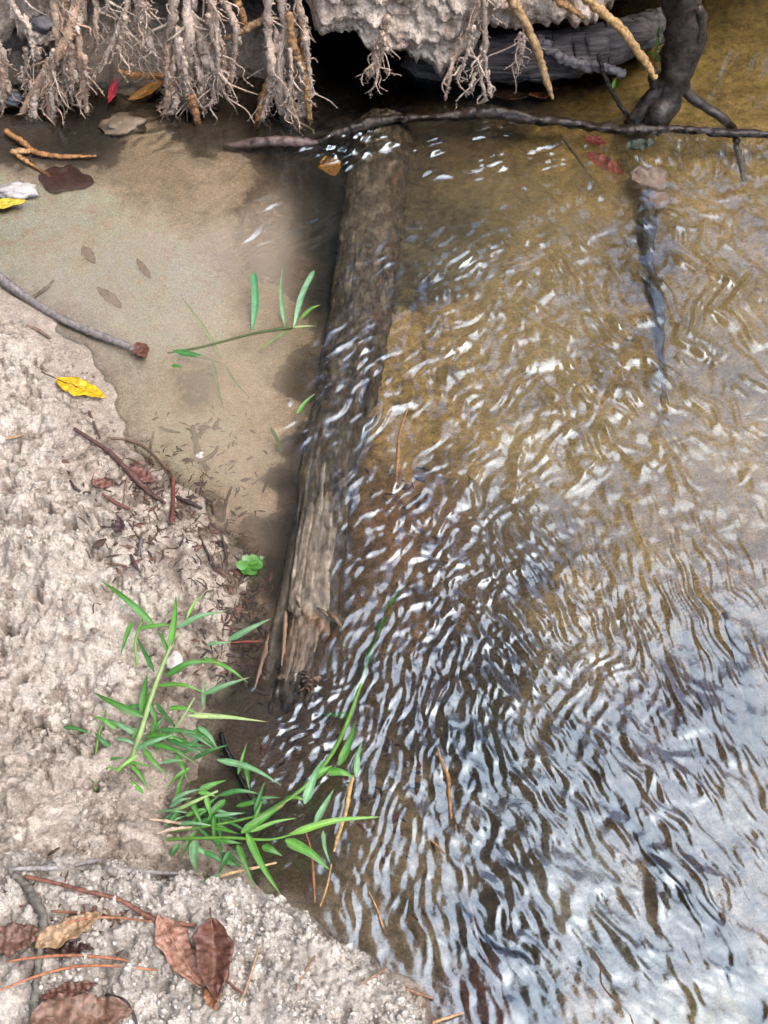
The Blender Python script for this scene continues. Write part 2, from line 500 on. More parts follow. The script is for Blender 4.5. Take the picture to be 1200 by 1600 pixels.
def ground_height(X, Y):
    wx = .014 * fbm(X * 16, Y * 16, 5, 3); wy = .014 * fbm(X * 16 + 40, Y * 16, 9, 3)
    sd = poly_sd(X + wx, Y + wy, LAND)
    led = poly_sd(X + .012 * fbm(X * 30, Y * 30, 21, 4), Y + .012 * fbm(X * 30 + 9, Y * 30, 25, 4), LEDGE)
    U, V = uv_of(X, Y)
    Uw = U + 22 * fbm(X * 13, Y * 13, 31, 4); Vw = V + 22 * fbm(X * 13 + 77, Y * 13, 35, 4)
    d = idw(Uw, Vw, DEPTH)[..., 0]
    d = np.minimum(d, .003 + .16 * np.maximum(-sd, 0))
    bed = -d + .0016 * fbm(X * 40, Y * 40, 41, 4) + .0035 * fbm(X * 14, Y * 14, 45, 3) * smooth(.0, .04, d)
    # the dry bank
    on = smooth(-.005, .05, sd)
    far = smooth(.0, .12, sd)
    land = .0015 + .13 * np.clip(sd, 0, .12) + .05 * np.clip(sd - .12, 0, .4)
    d1, c1, e1 = blobs(X + .006 * fbm(X * 60, Y * 60, 51, 2), Y + .006 * fbm(X * 60 + 3, Y * 60, 55, 2), .033, 61)
    d2, c2, e2 = blobs(X + .003 * fbm(X * 120, Y * 120, 52, 2), Y + .003 * fbm(X * 120 + 3, Y * 120, 56, 2), .0105, 63)
    d3, c3, e3 = blobs(X, Y, .0055, 65)
    patch = smooth(-.35, .35, fbm(X * 11, Y * 11, 71, 3))
    dL, cL, eL = blobs(X + .010 * fbm(X * 30, Y * 30, 57, 3), Y + .010 * fbm(X * 30 + 3, Y * 30, 58, 3), .058, 67)
    patch2 = smooth(-.2, .4, fbm(X * 17 + 5, Y * 17, 73, 3))
    clods = .012 * d1 * (.25 + c1) * patch + .014 * dL * cL + .0075 * d2 * (.1 + c2) * patch2 + .0042 * d3 * (.2 + c3) + .006 * fbm(X * 55, Y * 55, 75, 5, .62)
    pits = smooth(.26, .50, fbm(X * 30, Y * 24 + 5, 81, 4, .6)) * .018 + smooth(.22, .42, fbm(X * 80, Y * 80 + 5, 85, 3)) * .004
    pits = pits * (.25 + .95 * smooth(-.2, .45, fbm(X * 6, Y * 6, 88, 3)))
    calm = .40 + .60 * smooth(-.25, .25, fbm(X * 8 + 2, Y * 8, 89, 3))
    land = land + (clods * calm - pits) * (.12 + .88 * far) * on + .018 * fbm(X * 7, Y * 7, 91, 3) * far
    # damp hollow in the lower left
    z = np.where(sd > 0, land, bed)
    z = bed * (1 - smooth(-.006, .010, sd)) + land * smooth(-.006, .010, sd)
    # nearer ledge of crumbly pale sand
    lh = .052 * (1 - .62 * smooth(430, 690, U))
    crumb = .008 * d2 * (.1 + c2) + .0065 * d3 * (.2 + c3) + .009 * fbm(X * 40, Y * 40, 95, 5, .65) + .004 * d1 * c1
    lt = smooth(-.012, .012, led)
    z = z * (1 - lt) + (lh + crumb - .3 * pits + .05 * np.clip(led, 0, .3)) * lt
    # sand shelf under the far bank, left of the cave, and solid ground behind
    shelf = smooth(.70, .84, Y + .03 * fbm(X * 12, Y * 12, 97, 3)) * (1 - smooth(-.16, -.06, X))
    z = z + shelf * (.055 + .010 * fbm(X * 40, Y * 40, 99, 4) + .004 * d2)
    z = z + smooth(1.05, 1.3, Y) * .25 * (1 - smooth(.45, .60, X)) + smooth(1.3, 2.2, Y) * .4
    # the plain beyond the picture
    r = np.hypot(X, Y - .2)
    z = np.where(r > 1.3, z + smooth(1.3, 4, r) * .5 * smooth(.9, 2.2, np.abs(X - .35)), z)
    return z, sd, led, U, V, d, (d1, c1, d2, c2, d3, c3, pits)

GZ, SD, LED, GU, GV, GD, BL = ground_height(GX, GY)

def ground_colour():
    X, Y = GX, GY
    U, V = GU, GV
    wa = 10 + 18 * smooth(480, 600, U)
    Uw = U + wa * fbm(X * 22, Y * 22, 131, 4, .6); Vw = V + wa * fbm(X * 22 + 77, Y * 22, 135, 4, .6)
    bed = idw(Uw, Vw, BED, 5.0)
    spk = fbm(X * 90, Y * 90, 141, 4, .75)
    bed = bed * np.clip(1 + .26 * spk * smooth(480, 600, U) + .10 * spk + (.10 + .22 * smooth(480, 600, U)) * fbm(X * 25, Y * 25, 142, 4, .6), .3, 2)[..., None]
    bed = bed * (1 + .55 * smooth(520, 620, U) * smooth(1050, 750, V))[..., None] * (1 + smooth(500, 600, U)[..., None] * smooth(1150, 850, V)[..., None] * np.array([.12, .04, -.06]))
    bed = bed * (1 + 1.0 * smooth(560, 440, U) * smooth(.0, .03, bed[..., 0] - .2))[..., None] * np.array([1.06, 1.05, 1.08])      # pale silt of the pool, brightened to offset light lost under water
    # mottled algae and silt flecks in the shallows
    fl = .45 * smooth(.22, .46, fbm(X * 48, Y * 48, 151, 4, .6)) * smooth(700, 300, V) * smooth(520, 300, U)
    bed = bed * (1 - .45 * fl)[..., None] + np.array([.10, .065, .04]) * (.45 * fl)[..., None]
    dry = np.array([.57, .503, .43]) * np.clip(1 + .14 * fbm(X * 18, Y * 18, 161, 4) + .26 * spk, .4, 2)[..., None]
    soil = smooth(.30, .62, fbm(X * 38, Y * 38, 163, 4, .7))[..., None]
    dry = dry * (1 - .6 * soil) + np.array([.17, .115, .085]) * .6 * soil
    damp = np.array([.42, .345, .275]) * (1 + .2 * spk)[..., None]
    low = smooth(.2, .55, fbm(X * 13, Y * 13, 165, 3))
    dampness = np.clip((1 - smooth(.0, .11, SD + .03 * fbm(X * 20, Y * 20, 167, 3))) + .35 * low, 0, 1)
    organic = smooth(-.06, .30, fbm(X * 34, Y * 34, 171, 4, .6)) * (1 - smooth(.03, .13, SD)) * smooth(640, 740, V)
    col = dry * (1 - dampness[..., None]) + damp * dampness[..., None]
    col = col * (1 - .7 * organic[..., None]) + np.array([.085, .055, .038]) * (.7 * organic[..., None])
    # brown humus crumbs lying in the lower left hollow
    hum = smooth(.0, .40, fbm(X * 30, Y * 30, 175, 4, .65)) * smooth(1080, 1200, V) * (1 - smooth(-.01, .01, LED)) * smooth(320, 200, U)
    col = col * (1 - .45 * hum[..., None]) + np.array([.16, .115, .085]) * (.45 * hum[..., None])
    w = smooth(-.075, .012, SD + .02 * fbm(X * 16, Y * 16, 177, 3))
    w = np.where((V > 690) | (V < 430), np.maximum(smooth(-.02, .006, SD), 0), w)[..., None]
    shore = (smooth(.006, -.006, SD) * smooth(560, 440, U) * smooth(720, 660, V))[..., None]  # lightens the submerged rim to make up for light lost through the water
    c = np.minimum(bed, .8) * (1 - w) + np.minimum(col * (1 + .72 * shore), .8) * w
    pale = np.array([.54, .495, .44]) * (1 + .36 * fbm(X * 60, Y * 60, 181, 4, .65))[..., None]
    hum2 = smooth(.12, .5, fbm(X * 22 + 4, Y * 22, 185, 4, .65)) * smooth(380, 80, U)
    pale = pale * (1 - .5 * hum2[..., None]) + np.array([.13, .095, .07]) * (.5 * hum2[..., None])
    lt = smooth(-.010, .006, LED)[..., None]
    c = c * (1 - lt) + pale * lt
    shelf = (smooth(.72, .82, Y) * (1 - smooth(-.16, -.06, X)))[..., None]
    c = c * (1 - shelf) + np.array([.30, .255, .21]) * (1 + .3 * spk)[..., None] * shelf
    out = smooth(1.2, 2.0, np.hypot(X, Y - .2))[..., None]
    c = c * (1 - out) + np.array([.10, .085, .06]) * out
    rough = .92 - .35 * dampness * (1 - np.squeeze(lt))
    return np.clip(np.concatenate([c, rough[..., None]], -1), .004, 1)

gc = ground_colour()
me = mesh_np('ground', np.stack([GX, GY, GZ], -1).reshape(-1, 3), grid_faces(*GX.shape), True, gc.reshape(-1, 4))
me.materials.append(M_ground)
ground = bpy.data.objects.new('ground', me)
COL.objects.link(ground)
tag(ground, kind='structure')

def gh(x, y):
    i = np.clip(np.searchsorted(gx, x) - 1, 0, len(gx) - 2); j = np.clip(np.searchsorted(gy, y) - 1, 0, len(gy) - 2)
    a = (x - gx[i]) / (gx[i + 1] - gx[i]); b = (y - gy[j]) / (gy[j + 1] - gy[j])
    return (GZ[j, i] * (1 - a) + GZ[j, i + 1] * a) * (1 - b) + (GZ[j + 1, i] * (1 - a) + GZ[j + 1, i + 1] * a) * b

def G(u, v, off=0.0, level=None):
    """point on the ground (or no lower than level) seen at that place"""
    z = 0.0
    for _ in range(8):
        p = P(u, v, z)
        h = gh(p[0], p[1]) + off
        if level is not None: h = max(h, level)
        z = .5 * z + .5 * h
    return P(u, v, z)

# ------------------------------------------------------------------ water: rippled sheet
wxs = stretch_axis(-.46, .60, .0017, 50, 1.5)
wys = stretch_axis(-.56, 1.0, .0017, 50, 1.5)
WX, WY = np.meshgrid(wxs, wys)
WU, WV = uv_of(WX, WY)
WG = np.zeros_like(WX)
ii = np.clip(np.searchsorted(gx, WX.ravel()) - 1, 0, len(gx) - 2); jj = np.clip(np.searchsorted(gy, WY.ravel()) - 1, 0, len(gy) - 2)
WG = GZ[jj, ii].reshape(WX.shape)
# zones of ripples: centre, radii (pixels), crest direction in the picture (degrees, downwards positive), wavelength, crest length (px), slope, patchiness
ZONES = [
    (720, 235, 190, 45, -12, 17, 45, .34, .1), (545, 225, 70, 35, -28, 14, 30, .50, 0), (380, 345, 110, 40, -32, 16, 60, .30, .3), (230, 215, 120, 30, -25, 16, 50, .25, .3), (480, 640, 50, 60, -30, 14, 34, .30, .1),
    (600, 160, 90, 45, -40, 18, 26, .34, .1),
    (720, 410, 140, 40, -30, 15, 40, .34, .1), (560, 570, 70, 60, -35, 17, 40, .34, .1),
    (600, 690, 90, 130, -60, 26, 95, .36, .1), (700, 560, 130, 110, -62, 20, 34, .22, .35),
    (690, 880, 150, 160, -48, 17, 28, .40, 0), (820, 960, 110, 220, 52, 12, 40, .42, 0),
    (610, 1160, 110, 190, -72, 12, 55, .40, 0), (720, 1080, 120, 120, -80, 14, 40, .38, 0),
    (480, 1150, 90, 110, -30, 14, 28, .48, .15), (450, 1270, 80, 80, -40, 14, 30, .42, .2), (620, 1420, 120, 130, 78, 18, 60, .32, .1), (760, 1480, 110, 160, 70, 18, 55, .36, 0),
    (900, 1250, 230, 180, 55, 13, 55, .36, 0), (1080, 1300, 180, 260, 62, 15, 75, .36, 0), (960, 1480, 240, 160, 45, 15, 50, .30, 0),
    (1000, 1350, 330, 330, 58, 48, 130, .20, 0), (800, 1250, 200, 300, 64, 36, 90, .22, 0),
    (950, 960, 120, 140, 80, 14, 60, .34, 0), (1100, 960, 140, 190, 74, 13, 100, .34, 0), (930, 1040, 90, 110, -50, 16, 50, .32, 0),
    (960, 420, 190, 160, 62, 18, 70, .26, .4), (1120, 450, 110, 150, -55, 14, 100, .26, .3), (1000, 640, 190, 120, 58, 16, 80, .30, .3),
    (980, 520, 260, 260, 60, 44, 130, .20, .3), (860, 740, 240, 130, -52, 40, 110, .20, .3),
    (840, 660, 120, 90, -48, 16, 50, .28, .15), (1130, 130, 130, 110, -40, 16, 28, .24, .2), (1050, 240, 150, 35, 80, 13, 26, .40, 0),
    (860, 290, 90, 60, 70, 16, 50, .32, .1), (930, 130, 90, 70, -20, 18, 40, .14, .3), (780, 500, 140, 140, -45, 22, 60, .22, .45),
]
WZ = np.zeros_like(WX)
AMP = np.zeros_like(WX)
for k, (cu, cv, ru, rv, ang, wl, cl, slope, patchy) in enumerate(ZONES):
    q = ((WU - cu) / ru) ** 2 + ((WV - cv) / rv) ** 2
    sel = q < 3.2
    x = WX[sel]; y = WY[sel]; w = np.exp(-1.1 * q[sel])
    slope *= 2.6 if cv < 480 else 2.7 if cv < 760 else 1.6 if cv < 1200 else 1.05
    s = mm(1, cv)
    fy = 1.0 / abs(ray(600, cv)[2] / np.linalg.norm(ray(600, cv)))
    a = R(ang)
    tx, ty = math.cos(a), -math.sin(a) * fy
    n_ = math.hypot(tx, ty); tx /= n_; ty /= n_
    wob = s * wl * .9
    xx = x + wob * perlin(x / (s * 60), y / (s * 60), 300 + k); yy = y + wob * perlin(x / (s * 60) + 9, y / (s * 60), 330 + k)
    al = (xx * tx + yy * ty) / (s * cl * (2.1 if cu > 780 and cv < 800 else 1.4 if cu > 780 else 1.0)); ac = (-xx * ty + yy * tx) / (s * wl * 1.0)
    h = perlin(al, ac, 400 + k) + .42 * perlin(al * 1.7 + 5, ac * 1.9, 430 + k)
    h = h + .35 * np.abs(h)                     # sharper crests
    if patchy:
        pm = smooth(-.25 + patchy * .5, .15 + patchy * .6, fbm(x / (s * 75), y / (s * 75), 460 + k, 2))
        w = w * (.2 + .8 * pm)
    WZ[sel] += w * h * slope * s * wl * .34
    AMP[sel] = np.maximum(AMP[sel], w)
# slow swell everywhere in the stream, damped in the quiet pool and at the shore
stream = smooth(430, 620, WU + (WV - 600) * .14)
WZ += (.0016 * fbm(WX * 9, WY * 7, 500, 2) + .0007 * fbm(WX * 38, WY * 28, 503, 2)) * (stream * .85 + .03)
# rings spreading at the right edge
pr = P(1195, 690)
rr = np.hypot(WX - pr[0], (WY - pr[1]))
WZ += .0002 * np.sin(rr / .0085 * 2 * np.pi / 1.3) * np.exp(-(rr / .045) ** 2)
shal = smooth(0.0, .007, -WG)
WZ *= .15 + .85 * shal
# water piles up a little behind the long root and slides over the log
pz = P(545, 600)
WZ += .0015 * np.exp(-(((WU - 600) / 50) ** 2 + ((WV - 580) / 90) ** 2))
keep = (WG[:-1, :-1] < .02) | (WG[1:, 1:] < .02) | (np.hypot(WX, WY)[:-1, :-1] > 1.4)
cloud = fbm(WX * 9, WY * 9, 521, 3)
depthw = np.maximum(WZ - WG, 0)
poolm = (1 - smooth(430, 520, WU)) * smooth(1050, 950, WV)
turb_pool = smooth(.0, .012, depthw) * (.30 + .10 * cloud) * smooth(280, 400, WV + 25 * cloud) * smooth(505, 400, WU + .18 * (WV - 550) + 25 * cloud)
turb_str = smooth(.012, .05, depthw) * np.clip(.26 + .12 * cloud, .05, .5) * smooth(640, 780, WU + 20 * cloud) * (1 - .8 * smooth(740, 960, WV)) * smooth(210, 320, WV) * (1 - .85 * np.exp(-((WU - 690) / 90) ** 2 - ((WV - 345) / 60) ** 2)) * (1 - .8 * np.exp(-((WU - 1005) / 60) ** 2) * smooth(650, 560, WV))
turb = poolm * turb_pool + (1 - poolm) * turb_str
wc = np.stack([np.clip(.04 + .28 * AMP * stream, 0, 1), np.clip(turb, 0, .7), poolm], -1)
wf = grid_faces(*WX.shape, keep=keep)
wv = np.stack([WX, WY, WZ], -1).reshape(-1, 3)
used = np.unique(wf)
remap = np.zeros(len(wv), np.int64); remap[used] = np.arange(len(used))
me = mesh_np('stream_water', wv[used], remap[wf], True, wc.reshape(-1, 3)[used])
me.materials.append(M_water)
water = bpy.data.objects.new('stream_water', me)
COL.objects.link(water)
tag(water, kind='structure')

# ------------------------------------------------------------------ overhanging far bank
def make_bank():
    us = np.array([-250, 0, 60, 120, 150, 250, 300, 400, 470, 500, 560, 600, 640, 700, 760, 800, 900, 960, 1000, 1100, 1140, 1180, 1400])
    lip = np.array([.05, .055, .05, .06, .145, .15, .135, .13, .115, .082, .076, .064, .040, .034, .055, .085, .088, .095, .125, .135, .16, .24, .3])
    fy_ = np.array([.76, .76, .75, .755, .79, .79, .77, .765, .75, .72, .715, .715, .715, .725, .735, .74, .745, .76, .80, .83, .85, .88, .95])
    xs = np.arange(-.95, .75, .0032)
    uu = 600 + xs * F / (CAM[1] * -FWD[1] + .72 * FWD[1] + (CAM_H - .1) * -FWD[2])
    zl = np.interp(uu, us, lip) + .012 * fbm(xs * 22, xs * 0 + 3, 611, 3)
    yf = np.interp(uu, us, fy_) + .012 * fbm(xs * 14, xs * 0 + 8, 615, 3)
    prof = []
    for z_, y_ in zip(zl, yf):
        pts = np.array([(3.2, .62), (1.8, .50), (1.2, .44), (y_ + .16, .38), (y_ + .03, .31), (y_ - .02, .24), (y_ - .012, max(z_ + .06, .14)), (y_ - .004, z_ + .022), (y_ + .012, z_ + .004),
                        (y_ + .035, z_ + .004), (y_ + .09, z_ + .02), (y_ + .2, z_ + .02), (y_ + .27, z_ - .01), (y_ + .30, -.12)])
        seg = np.concatenate([[0], np.cumsum(np.linalg.norm(np.diff(pts, axis=0), axis=1))])
        ks = np.concatenate([np.linspace(0, seg[4], 14)[:-1], np.arange(seg[4], seg[10], .0032)[:110], np.linspace(seg[10], seg[-1], 40)])
        ks = np.interp(np.linspace(0, 1, 150), np.linspace(0, 1, len(ks)), ks)
        prof.append(np.stack([np.interp(ks, seg, pts[:, 0]), np.interp(ks, seg, pts[:, 1])], -1))
    prof = np.array(prof)
    X = np.repeat(xs[:, None], prof.shape[1], 1); Y = prof[..., 0].copy(); Z = prof[..., 1].copy()
    # displace along the profile normal
    dY = np.gradient(Y, axis=1); dZ = np.gradient(Z, axis=1)
    ln = np.hypot(dY, dZ) + 1e-9
    nY, nZ = dZ / ln, -dY / ln
    a = X; b = Z * 1.0 + Y * .8
    d1, c1, _ = blobs(a, b, .028, 621); d2, c2, _ = blobs(a + .003 * fbm(a * 90, b * 90, 622, 2), b, .011, 623); d3, c3, _ = blobs(a, b, .006, 625)
    pm_ = smooth(-.3, .4, fbm(a * 20, b * 20, 633, 3))
    disp = .020 * fbm(a * 16, b * 16, 631, 5, .58) + .014 * d1 * c1 * pm_ + .009 * d2 * (.1 + c2) * pm_ + .005 * d3 * c3 - .010
    disp *= smooth(2.0, 1.0, Y)
    sgn = 1.0
    Y = Y + nY * disp * sgn; Z = Z + nZ * disp * sgn
    c = np.ones(X.shape + (3,)) * (1 + .25 * fbm(a * 40, b * 40, 641, 4, .65))[..., None]
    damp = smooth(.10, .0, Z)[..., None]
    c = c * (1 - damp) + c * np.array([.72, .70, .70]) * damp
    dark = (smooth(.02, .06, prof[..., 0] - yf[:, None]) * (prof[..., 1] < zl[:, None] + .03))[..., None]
    c = c * (1 - dark) + c * np.array([.42, .35, .29]) * dark       # darker inside the hollow behind the lip
    grey = (smooth(560, 650, uu) * smooth(760, 700, uu))[:, None, None]
    c = c * (1 - grey * .08)
    stain = smooth(.05, .45, fbm(a * 24, b * 24, 645, 4, .65))[..., None]
    c = c * (1 - .5 * stain) + np.array([.42, .32, .26]) * .5 * stain
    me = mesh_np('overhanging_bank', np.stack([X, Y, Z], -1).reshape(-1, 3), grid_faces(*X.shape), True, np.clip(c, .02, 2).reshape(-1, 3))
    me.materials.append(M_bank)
    o = bpy.data.objects.new('overhanging_bank', me)
    COL.objects.link(o)
    tag(o, kind='structure')
make_bank()

# ------------------------------------------------------------------ woodland round the clearing (seen mirrored in the water; its gap is shaped for light)
def make_woodland():
    mb = MB(); lv = []; rw = random.Random(3); nr = np.random.default_rng(5)
    # trunks
    for k in range(40):
        az = rw.uniform(0, 2 * math.pi); r = rw.uniform(3.5, 12)
        h = rw.uniform(5, 9)
        b = np.array([math.cos(az) * r, math.sin(az) * r + .3, .1])
        tip = b + np.array([rw.uniform(-.6, .6), rw.uniform(-.6, .6), h])
        mid = (b + tip) / 2 + np.array([rw.uniform(-.3, .3), rw.uniform(-.3, .3), 0])
        path = curve([b, mid, tip], 8)
        mb.tube(path, np.linspace(.05 + .012 * h, .03, 8), 6, c=(1, 1, 1))
        for j in range(7):
            t = rw.uniform(.35, .95); p = path[int(t * 7)]
            a2 = rw.uniform(0, 2 * math.pi); ln = rw.uniform(.8, 2.6) * (1.2 - .6 * t)
            e = p + np.array([math.cos(a2) * ln, math.sin(a2) * ln, ln * rw.uniform(.1, .7)])
            if abs(e[0] - 1.5) < 2.4 and -4.5 < e[1] < 4 : continue
            mb.tube(curve([p, (p + e) / 2 + [0, 0, .1], e], 5), np.linspace(.03, .01, 5), 4)
    # crowns: clumps of leaves everywhere but in the gap above the stream
    n = 0
    while n < 2300:
        d = np.array([rw.gauss(0, 1), rw.gauss(0, 1), abs(rw.gauss(0, 1))]); d /= np.linalg.norm(d)
        if d[2] < .05: continue
        h = rw.uniform(4.2, 8.0)
        t = min(h / d[2], rw.uniform(9, 14))
        gxn, gyn = d[0] / d[2], d[1] / d[2]
        q = math.hypot((gxn - .44) / (.50 if gyn > -.25 else .50 + .5 * min(1, -(gyn + .25))), (gyn + .25) / (1.5 if gyn > -.25 else 3.6))     # gap shaped to mirror sky in the stream and light the far bank
        if q < rw.uniform(.86, 1.12): continue
        c0 = d * t; n += 1
        for _ in range(15):
            lv.append((c0 + nr.normal(0, .33, 3), rw.uniform(.13, .27)))
    # bare twigs reaching into the gap
    for k in range(14):
        az = rw.uniform(0, 2 * math.pi); z = rw.uniform(5, 7)
        c = np.array([.36 * z, -.3 * z]); e0 = c + np.array([math.cos(az) * .42 * z, math.sin(az) * 1.0 * z])
        e1 = c + (e0 - c) * rw.uniform(.35, .8) + np.array([rw.gauss(0, .4), rw.gauss(0, .4)])
        a = np.array([*e0, z]); e = np.array([*e1, z + rw.uniform(-.2, .8)])
        path = curve([a, (a + e) / 2 + [rw.gauss(0, .15), rw.gauss(0, .15), .1], e], 10)
        mb.tube(path, np.linspace(.05, .010, 10), 6)
        for q in range(14):
            p = path[rw.randrange(3, 10)]
            lv.append((p + nr.normal(0, .2, 3), rw.uniform(.06, .13)))
    nl = len(lv)
    Cn = np.array([c for c, _ in lv]); Sz = np.array([q for _, q in lv])[:, None]
    A = nr.normal(0, 1, (nl, 3)); A /= np.linalg.norm(A, axis=1)[:, None]
    B = np.cross(A, nr.normal(0, 1, (nl, 3))); B /= np.linalg.norm(B, axis=1)[:, None]
    V = np.stack([Cn - A * Sz, Cn + B * Sz * .5, Cn + A * Sz, Cn - B * Sz * .5], 1).reshape(-1, 3)
    mb.add(V, np.arange(nl * 4).reshape(-1, 4).tolist())
    o = mb.build('woodland', M_canopy)
    o.data.materials.append(M_bark)
    mi = np.ones(len(o.data.polygons), np.int32); mi[-nl:] = 0
    o.data.polygons.foreach_set('material_index', mi)
    tag(o, 'dark trees around the clearing, seen only as reflections in the water', 'woodland', kind='stuff')
make_woodland()

# ------------------------------------------------------------------ sunken log
def make_log():
    px = [(600, 180), (597, 205), (585, 300), (572, 400), (559, 500), (541, 600), (512, 700), (498, 800), (484, 900), (470, 1000), (452, 1085), (440, 1150)]
    zc = [-.048, -.046, -.044, -.042, -.040, -.039, -.035, -.028, -.024, -.027, -.036, -.058]
    hw = [46, 48, 50, 52, 51, 51, 49, 50, 53, 66, 68, 60]
    zt = [c + .03 for c in zc]
    ctr = np.array([P(u, v, z) for (u, v), z in zip(px, zt)])
    rad = np.array([h * mm(1, v) for h, (u, v) in zip(hw, px)]) * .96
    ctr[:, 2] = np.array(zc)
    n, m = 620, 150
    C = curve(ctr, n); Rr = interp(rad, n)
    T = np.gradient(C, axis=0); T /= np.linalg.norm(T, axis=1)[:, None]
    S = np.cross(T, [0, 0, 1.0]); S /= np.linalg.norm(S, axis=1)[:, None]      # to the left (T runs towards the camera)
    Up = np.cross(S, T)
    L = np.concatenate([[0], np.cumsum(np.linalg.norm(np.diff(C, axis=0), axis=1))])
    th = np.linspace(0, 2 * np.pi, m, endpoint=False)
    LL, TH = np.meshgrid(L, th, indexing='ij')
    # theta 0 = picture right, pi/2 = up; S points to picture left when T runs towards the viewer
    k = 1.0 / .035
    arc = TH * .038
    U0, V0 = uv_of(C[:, 0], C[:, 1])
    Vrow = np.repeat(V0[:, None], m, 1)
    fib = perlin(arc * 260, LL * 9, 701) * .5 + perlin(arc * 520, LL * 16, 702) * .3 + perlin(arc * 110, LL * 5, 703) * .7
    weather = smooth(560, 760, Vrow)
    r = np.ones_like(LL) * Rr[:, None]
    r += .0022 * fib * (.35 + .65 * weather) + .0035 * fbm(arc * 30, LL * 12, 711, 3) + .0016 * fbm(arc * 150, LL * 110, 715, 3) * (1 - .6 * weather)
    # raised upper layer that breaks off at a ragged edge
    rag = 958 + 26 * np.clip((1.9 - TH) / 1.0, -1, 1.2) + 14 * perlin(arc * 120, LL * 0 + 2, 721) + 7 * perlin(arc * 420, LL * 0 + 5, 722)
    layer = smooth(1.5, -1.5, Vrow - rag) * smooth(2.35, 2.15, TH) * smooth(.1, .3, TH)
    r -= .0075 * smooth(900, 960, Vrow) * (1 - layer) * smooth(.0, .4, TH) * smooth(2.6, 2.2, TH)
    # long split on the near left and hairline crack farther up
    gp = 2.28 + .05 * perlin(LL * 18, LL * 0 + 1, 731)
    split = np.exp(-((TH - gp) / .07) ** 2) * smooth(830, 960, Vrow)
    r -= .012 * split
    gp2 = 1.95 + .06 * perlin(LL * 14, LL * 0 + 7, 733)
    crack = np.exp(-((TH - gp2) / .025) ** 2) * smooth(350, 390, Vrow) * smooth(500, 470, Vrow)
    r -= .004 * crack
    for g0, a0, b0, dd in ((1.75, 700, 960, .003), (1.45, 740, 930, .0025), (2.05, 640, 940, .003), (1.2, 960, 1080, .002), (1.7, 970, 1070, .003)):
        g = np.exp(-((TH - g0 - .06 * perlin(LL * 16, LL * 0 + g0 * 9, 737)) / .03) ** 2) * smooth(a0, a0 + 40, Vrow) * smooth(b0, b0 - 30, Vrow)
        r -= dd * g
    # broken near end
    endv = 1082 + 16 * perlin(arc * 90, LL * 0 + 11, 741) + 8 * perlin(arc * 330, LL * 0 + 15, 742)
    r *= 1 - .16 * smooth(-4, 8, Vrow - endv) - .25 * smooth(20, 60, Vrow - endv)
    r += .004 * fbm(arc * 90, LL * 70, 745, 4, .6) * smooth(1060, 1100, Vrow)
    Pn = C[:, None] + r[..., None] * (-np.cos(TH)[..., None] * S[:, None] * 1.0 + np.sin(TH)[..., None] * Up[:, None] * .92)
    # colours of the wood, darker in the splits and on the underside
    base = np.array([.105, .085, .060])
    c = np.ones(LL.shape + (3,)) * base
    silt = smooth(-.05, .45, fbm(arc * 60, LL * 45, 751, 4, .6)) * (1 - smooth(560, 760, Vrow))
    c = c * (1 - .7 * silt[..., None]) + np.array([.20, .172, .122]) * (.7 * silt[..., None])
    red = smooth(.05, .5, fbm(arc * 70 + 8, LL * 50, 755, 4, .6)) * (1 - smooth(620, 820, Vrow)) * smooth(1.75, 1.2, TH)
    c = c * (1 - .6 * red[..., None]) + np.array([.15, .085, .055]) * (.6 * red[..., None])
    st = smooth(-.3, .6, fib)
    wgrey = np.array([.102, .085, .064]) * (1 - st[..., None]) + np.array([.155, .134, .103]) * st[..., None]
    wgrey = wgrey * np.clip(1 + .5 * fbm(arc * 40, LL * 24, 758, 4, .65), .35, 1.8)[..., None]
    c = c * (1 - weather[..., None]) + wgrey * weather[..., None]
    bare = smooth(940, 965, Vrow) * (1 - layer) * smooth(2.2, 2.05, TH) * smooth(.2, .5, TH)
    c = c * (1 - bare[..., None]) + (np.array([.088, .066, .047]) * (1 + .35 * fib[..., None])) * bare[..., None]
    tan = np.exp(-((TH - 1.95) / .1) ** 2) * smooth(985, 1020, Vrow) * smooth(1085, 1060, Vrow)
    c = c * (1 - .8 * tan[..., None]) + np.array([.12, .08, .05]) * .8 * tan[..., None]
    rot = smooth(1052, 1078, Vrow + 14 * fbm(arc * 80, LL * 60, 761, 3))[..., None]
    c = c * (1 - .75 * rot) + np.array([.045, .036, .028]) * .75 * rot
    edge = smooth(14, 2, np.abs(Vrow - rag + 3)) * smooth(1.75, 1.3, TH) * smooth(.3, .5, TH)
    c = c * (1 - edge[..., None]) + np.array([.11, .068, .042]) * edge[..., None]
    darkc = np.clip(split + .9 * crack, 0, 1)[..., None]
    c = c * (1 - .8 * darkc) + np.array([.02, .014, .01]) * .8 * darkc
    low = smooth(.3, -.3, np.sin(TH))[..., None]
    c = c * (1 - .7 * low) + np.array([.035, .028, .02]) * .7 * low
    wetl = smooth(.012, .003, Pn[..., 2] + .003 * fbm(arc * 60, LL * 40, 765, 3))[..., None]
    c = c * (1 - .35 * wetl)                  # soaked wood along the waterline
    c = c * 1.75 * np.clip(1 + .36 * fbm(arc * 130, LL * 90, 768, 4, .7), .3, 1.9)[..., None]
    V = Pn.reshape(-1, 3)
    loc = np.array([C[n // 2, 0], C[n // 2, 1], C[n // 2, 2] - Rr[n // 2]])
    t = thing('sunken_log', 'long weathered brown log lying half sunk between sand pool and stream', 'log', loc)
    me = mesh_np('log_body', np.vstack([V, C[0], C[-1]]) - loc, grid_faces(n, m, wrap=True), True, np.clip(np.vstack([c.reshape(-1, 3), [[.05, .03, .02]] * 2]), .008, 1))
    me.materials.append(M_log)
    o = bpy.data.objects.new('log_body', me); COL.objects.link(o); o.parent = t
